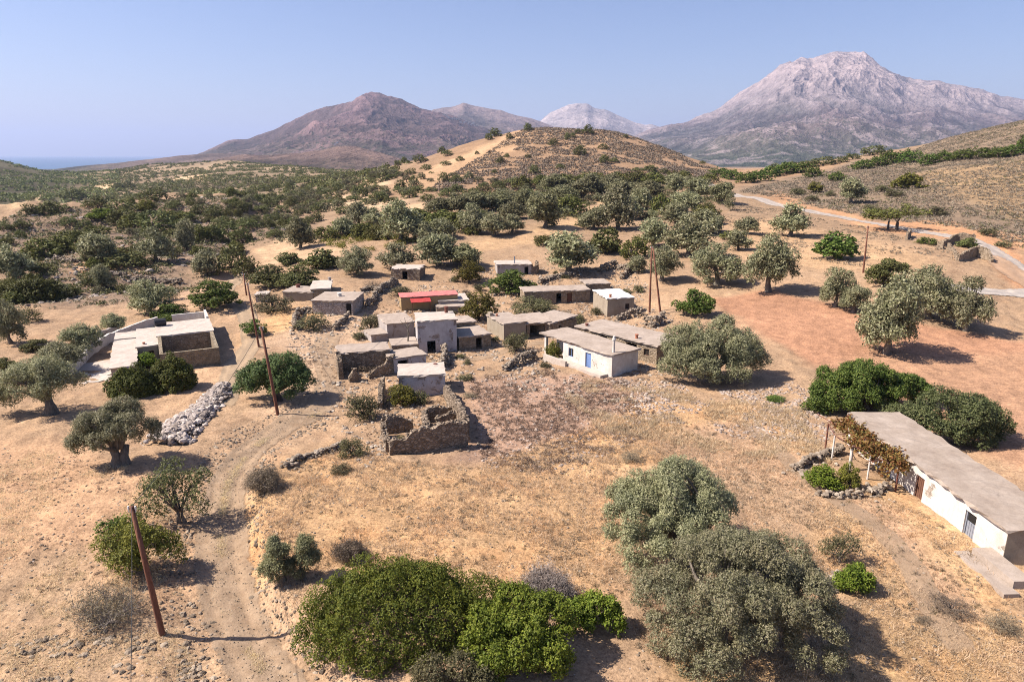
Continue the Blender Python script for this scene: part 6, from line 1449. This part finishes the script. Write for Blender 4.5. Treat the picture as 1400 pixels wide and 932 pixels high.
    # rocks on the left slope
    ls = [(0, 300), (150, 290), (300, 268), (420, 300), (430, 330), (330, 340), (300, 370), (230, 405), (120, 420), (-60, 430)]
    P = patchy(scatter(ls, 5000, rng), 9, .50, 71); V, Fc = stones_np(P, rng.uniform(.15, .75, len(P)) * rng.uniform(.5, 1.2, len(P)), rng); tag(link('rubble', np_mesh('rubble', V, Fc, rock_mat('slope_rock', (.16, .135, .115), (.265, .22, .18), (.38, .325, .275)))), kind='stuff')
    SCR = leaf_mat('hillside_scrub', (.14, .125, .075), (.205, .18, .12), (.30, .26, .185), .12); GRN = leaf_mat('hillside_green_scrub', (.09, .095, .04), (.135, .14, .062), (.21, .21, .10), .15)
    P = patchy(scatter(ls, 6500, rng), 8, .42, 72); tufts('scrub', P, rng.uniform(.25, .75, len(P)), 16, .5, .3, SCR, rng)
    P = patchy(scatter(ls, 5200, rng), 10, .42, 73); tufts('scrub', P, rng.uniform(.4, 1.4, len(P)), 20, .42, .28, GRN, rng)
    # right hillside: close grey cushions, greener and sparser towards the yellow field
    rh = [(1010, 262), (1060, 250), (1150, 228), (1330, 180), (1480, 130), (1500, 350), (1400, 340), (1340, 318), (1262, 306), (1180, 296), (1100, 280)]
    PUR = leaf_mat('grey_cushions', (.125, .10, .08), (.19, .155, .125), (.28, .235, .19), .1)
    P = patchy(scatter(rh, 26000, rng, 460), 9, .34, 74); tufts('scrub', P, rng.uniform(.35, .85, len(P)), 12, .55, .34, PUR, rng)
    P = patchy(scatter(rh, 7500, rng, 460), 12, .5, 75); tufts('scrub', P, rng.uniform(.3, .8, len(P)), 12, .55, .34, GRN, rng)
    P = patchy(scatter([(1000, 275), (1180, 310), (1260, 330), (1330, 345), (1230, 375), (1060, 345), (990, 305)], 2600, rng), 6, .48, 76); tufts('scrub', P, rng.uniform(.2, .6, len(P)), 14, .5, .3, PUR, rng)
    # rounded hill
    P = scatter([(560, 268), (640, 225), (725, 172), (830, 172), (920, 205), (990, 235), (960, 250), (700, 262)], 15000, rng, 525)
    P = P[P[:, 2] > 9]; P = patchy(P, 14, .36, 78); tufts('scrub', P, rng.uniform(.6, 1.5, len(P)), 9, .6, .4, PUR, rng)
    # beyond: far groves and bushes of the plain, one mass
    U = lambda pts: np.array([(u * y, y) for u, y in pts])
    P = patchy(scatter(U([(-1.2, 380), (-.62, 400), (-.56, 700), (-.56, 1480), (-1.2, 1480)]), 9000, rng), 45, .36, 79); tufts('woodland', P + np.array([0, 0, .6]), rng.uniform(1.6, 4.6, len(P)), 26, .5, .34, OAK(), rng, squash=.8)
    P = patchy(scatter(U([(-.60, 420), (-.2, 400), (-.08, 600), (-.08, 1480), (-.56, 1480)]), 9000, rng), 40, .44, 79); tufts('woodland', P + np.array([0, 0, .5]), rng.uniform(1.4, 3.8, len(P)), 26, .5, .34, OAK(), rng, squash=.8)
    P = patchy(scatter([(300, 262), (450, 240), (560, 235), (640, 240), (560, 272), (420, 285)], 900, rng), 20, .5, 80); tufts('woodland', P + np.array([0, 0, .3]), rng.uniform(.8, 2.0, len(P)), 30, .45, .3, OAK(), rng, squash=.8)
    # olive grove in rows on the left plain
    g = []
    for i in range(26):
        for j in range(16):
            x, y = -440 + i * 9 + j * 1.5 + rng.normal() * .6, 560 + j * 11 + rng.normal() * .8; g.append((x, y))
    g = np.array(g); P = np.column_stack([g, H(g[:, 0], g[:, 1]) + .8]); tufts('grove', P, rng.uniform(1.8, 2.6, len(P)), 40, .4, .25, DARKO(), rng, squash=.9)
    # underwood that closes the wooded belt
    P = patchy(scatter([(560, 312), (640, 292), (720, 262), (960, 246), (1000, 270), (970, 330), (860, 300), (740, 300), (640, 318)], 2200, rng), 9, .5, 81); tufts('undergrowth', P + np.array([0, 0, .2]), rng.uniform(.7, 2.0, len(P)), 60, .3, .18, MIXB(), rng, squash=.9)
    P = patchy(scatter([(430, 335), (520, 300), (640, 300), (560, 335), (500, 345)], 500, rng), 9, .45, 82); tufts('undergrowth', P + np.array([0, 0, .2]), rng.uniform(.5, 1.3, len(P)), 60, .3, .18, YELLOW(), rng, squash=.9)
ground_cover()

# far white houses on the brown mountain's shoulder and a mast on its top
def far_things():
    dg = bpy.context.evaluated_depsgraph_get(); rng = random.Random(4); first = None
    def ray(px, py):
        d = Vector((ku(px, py), 1, kz(py))).normalized(); o = Vector((0, 0, CAMZ)) + d * 1500
        ok, loc, *_ = sc.ray_cast(dg, o, d)
        return loc if ok else None
    spots = [(607 + i * 3.3 + rng.uniform(-.8, .8), 159.5 + i * .95 + rng.uniform(-2, 2)) for i in range(14)] + [(18, 262), (32, 263)][:0] + [(461, 196), (458, 198)]
    bl = bpy.data.objects.get('haze')
    for px, py in spots:
        d = Vector((ku(px, py), 1, kz(py))); hit = None
        for ob in [o for o in sc.objects if o.name.startswith(('mountain', 'hills'))]:
            ok, loc, nrm, fi = ob.ray_cast(Vector((0, 0, CAMZ)), d.normalized())
            if ok and (hit is None or loc.y < hit.y): hit = loc
        if hit is None: continue
        k = hit.y / F; w = 3.0 * k; m = MB()
        m.box((hit.x, hit.y, hit.z + .2 * k), (w, w * .7, 2.2 * k)); m.box((hit.x, hit.y, hit.z + 1.4 * k), (w * 1.06, w * .76, .2 * k)); m.box((hit.x + .3 * w, hit.y, hit.z + 1.75 * k), (w * .3, w * .4, .5 * k))
        m.top('house', WHITE(), 'tiny white house of the village high on the brown mountain', 'house', 'far white houses on the mountain')
    d = Vector((ku(518, 126), 1, kz(126))).normalized(); hit = None
    for ob in [o for o in sc.objects if o.name.startswith('mountain')]:
        ok, loc, nrm, fi = ob.ray_cast(Vector((0, 0, CAMZ)), d)
        if ok and (hit is None or loc.y < hit.y): hit = loc
    if hit:
        m = MB(); p = Vector(hit); m.tube([p - Vector((0, 0, 8)), p + Vector((0, 0, 15)), p + Vector((0, 0, 32))], [3.0, 2.0, 1.0], 6); m.box((p.x, p.y, p.z + 20), (7, 3, 5)); m.top('radio_mast', GREYM(), 'thin radio mast on the summit of the brown mountain', 'mast')
far_things()
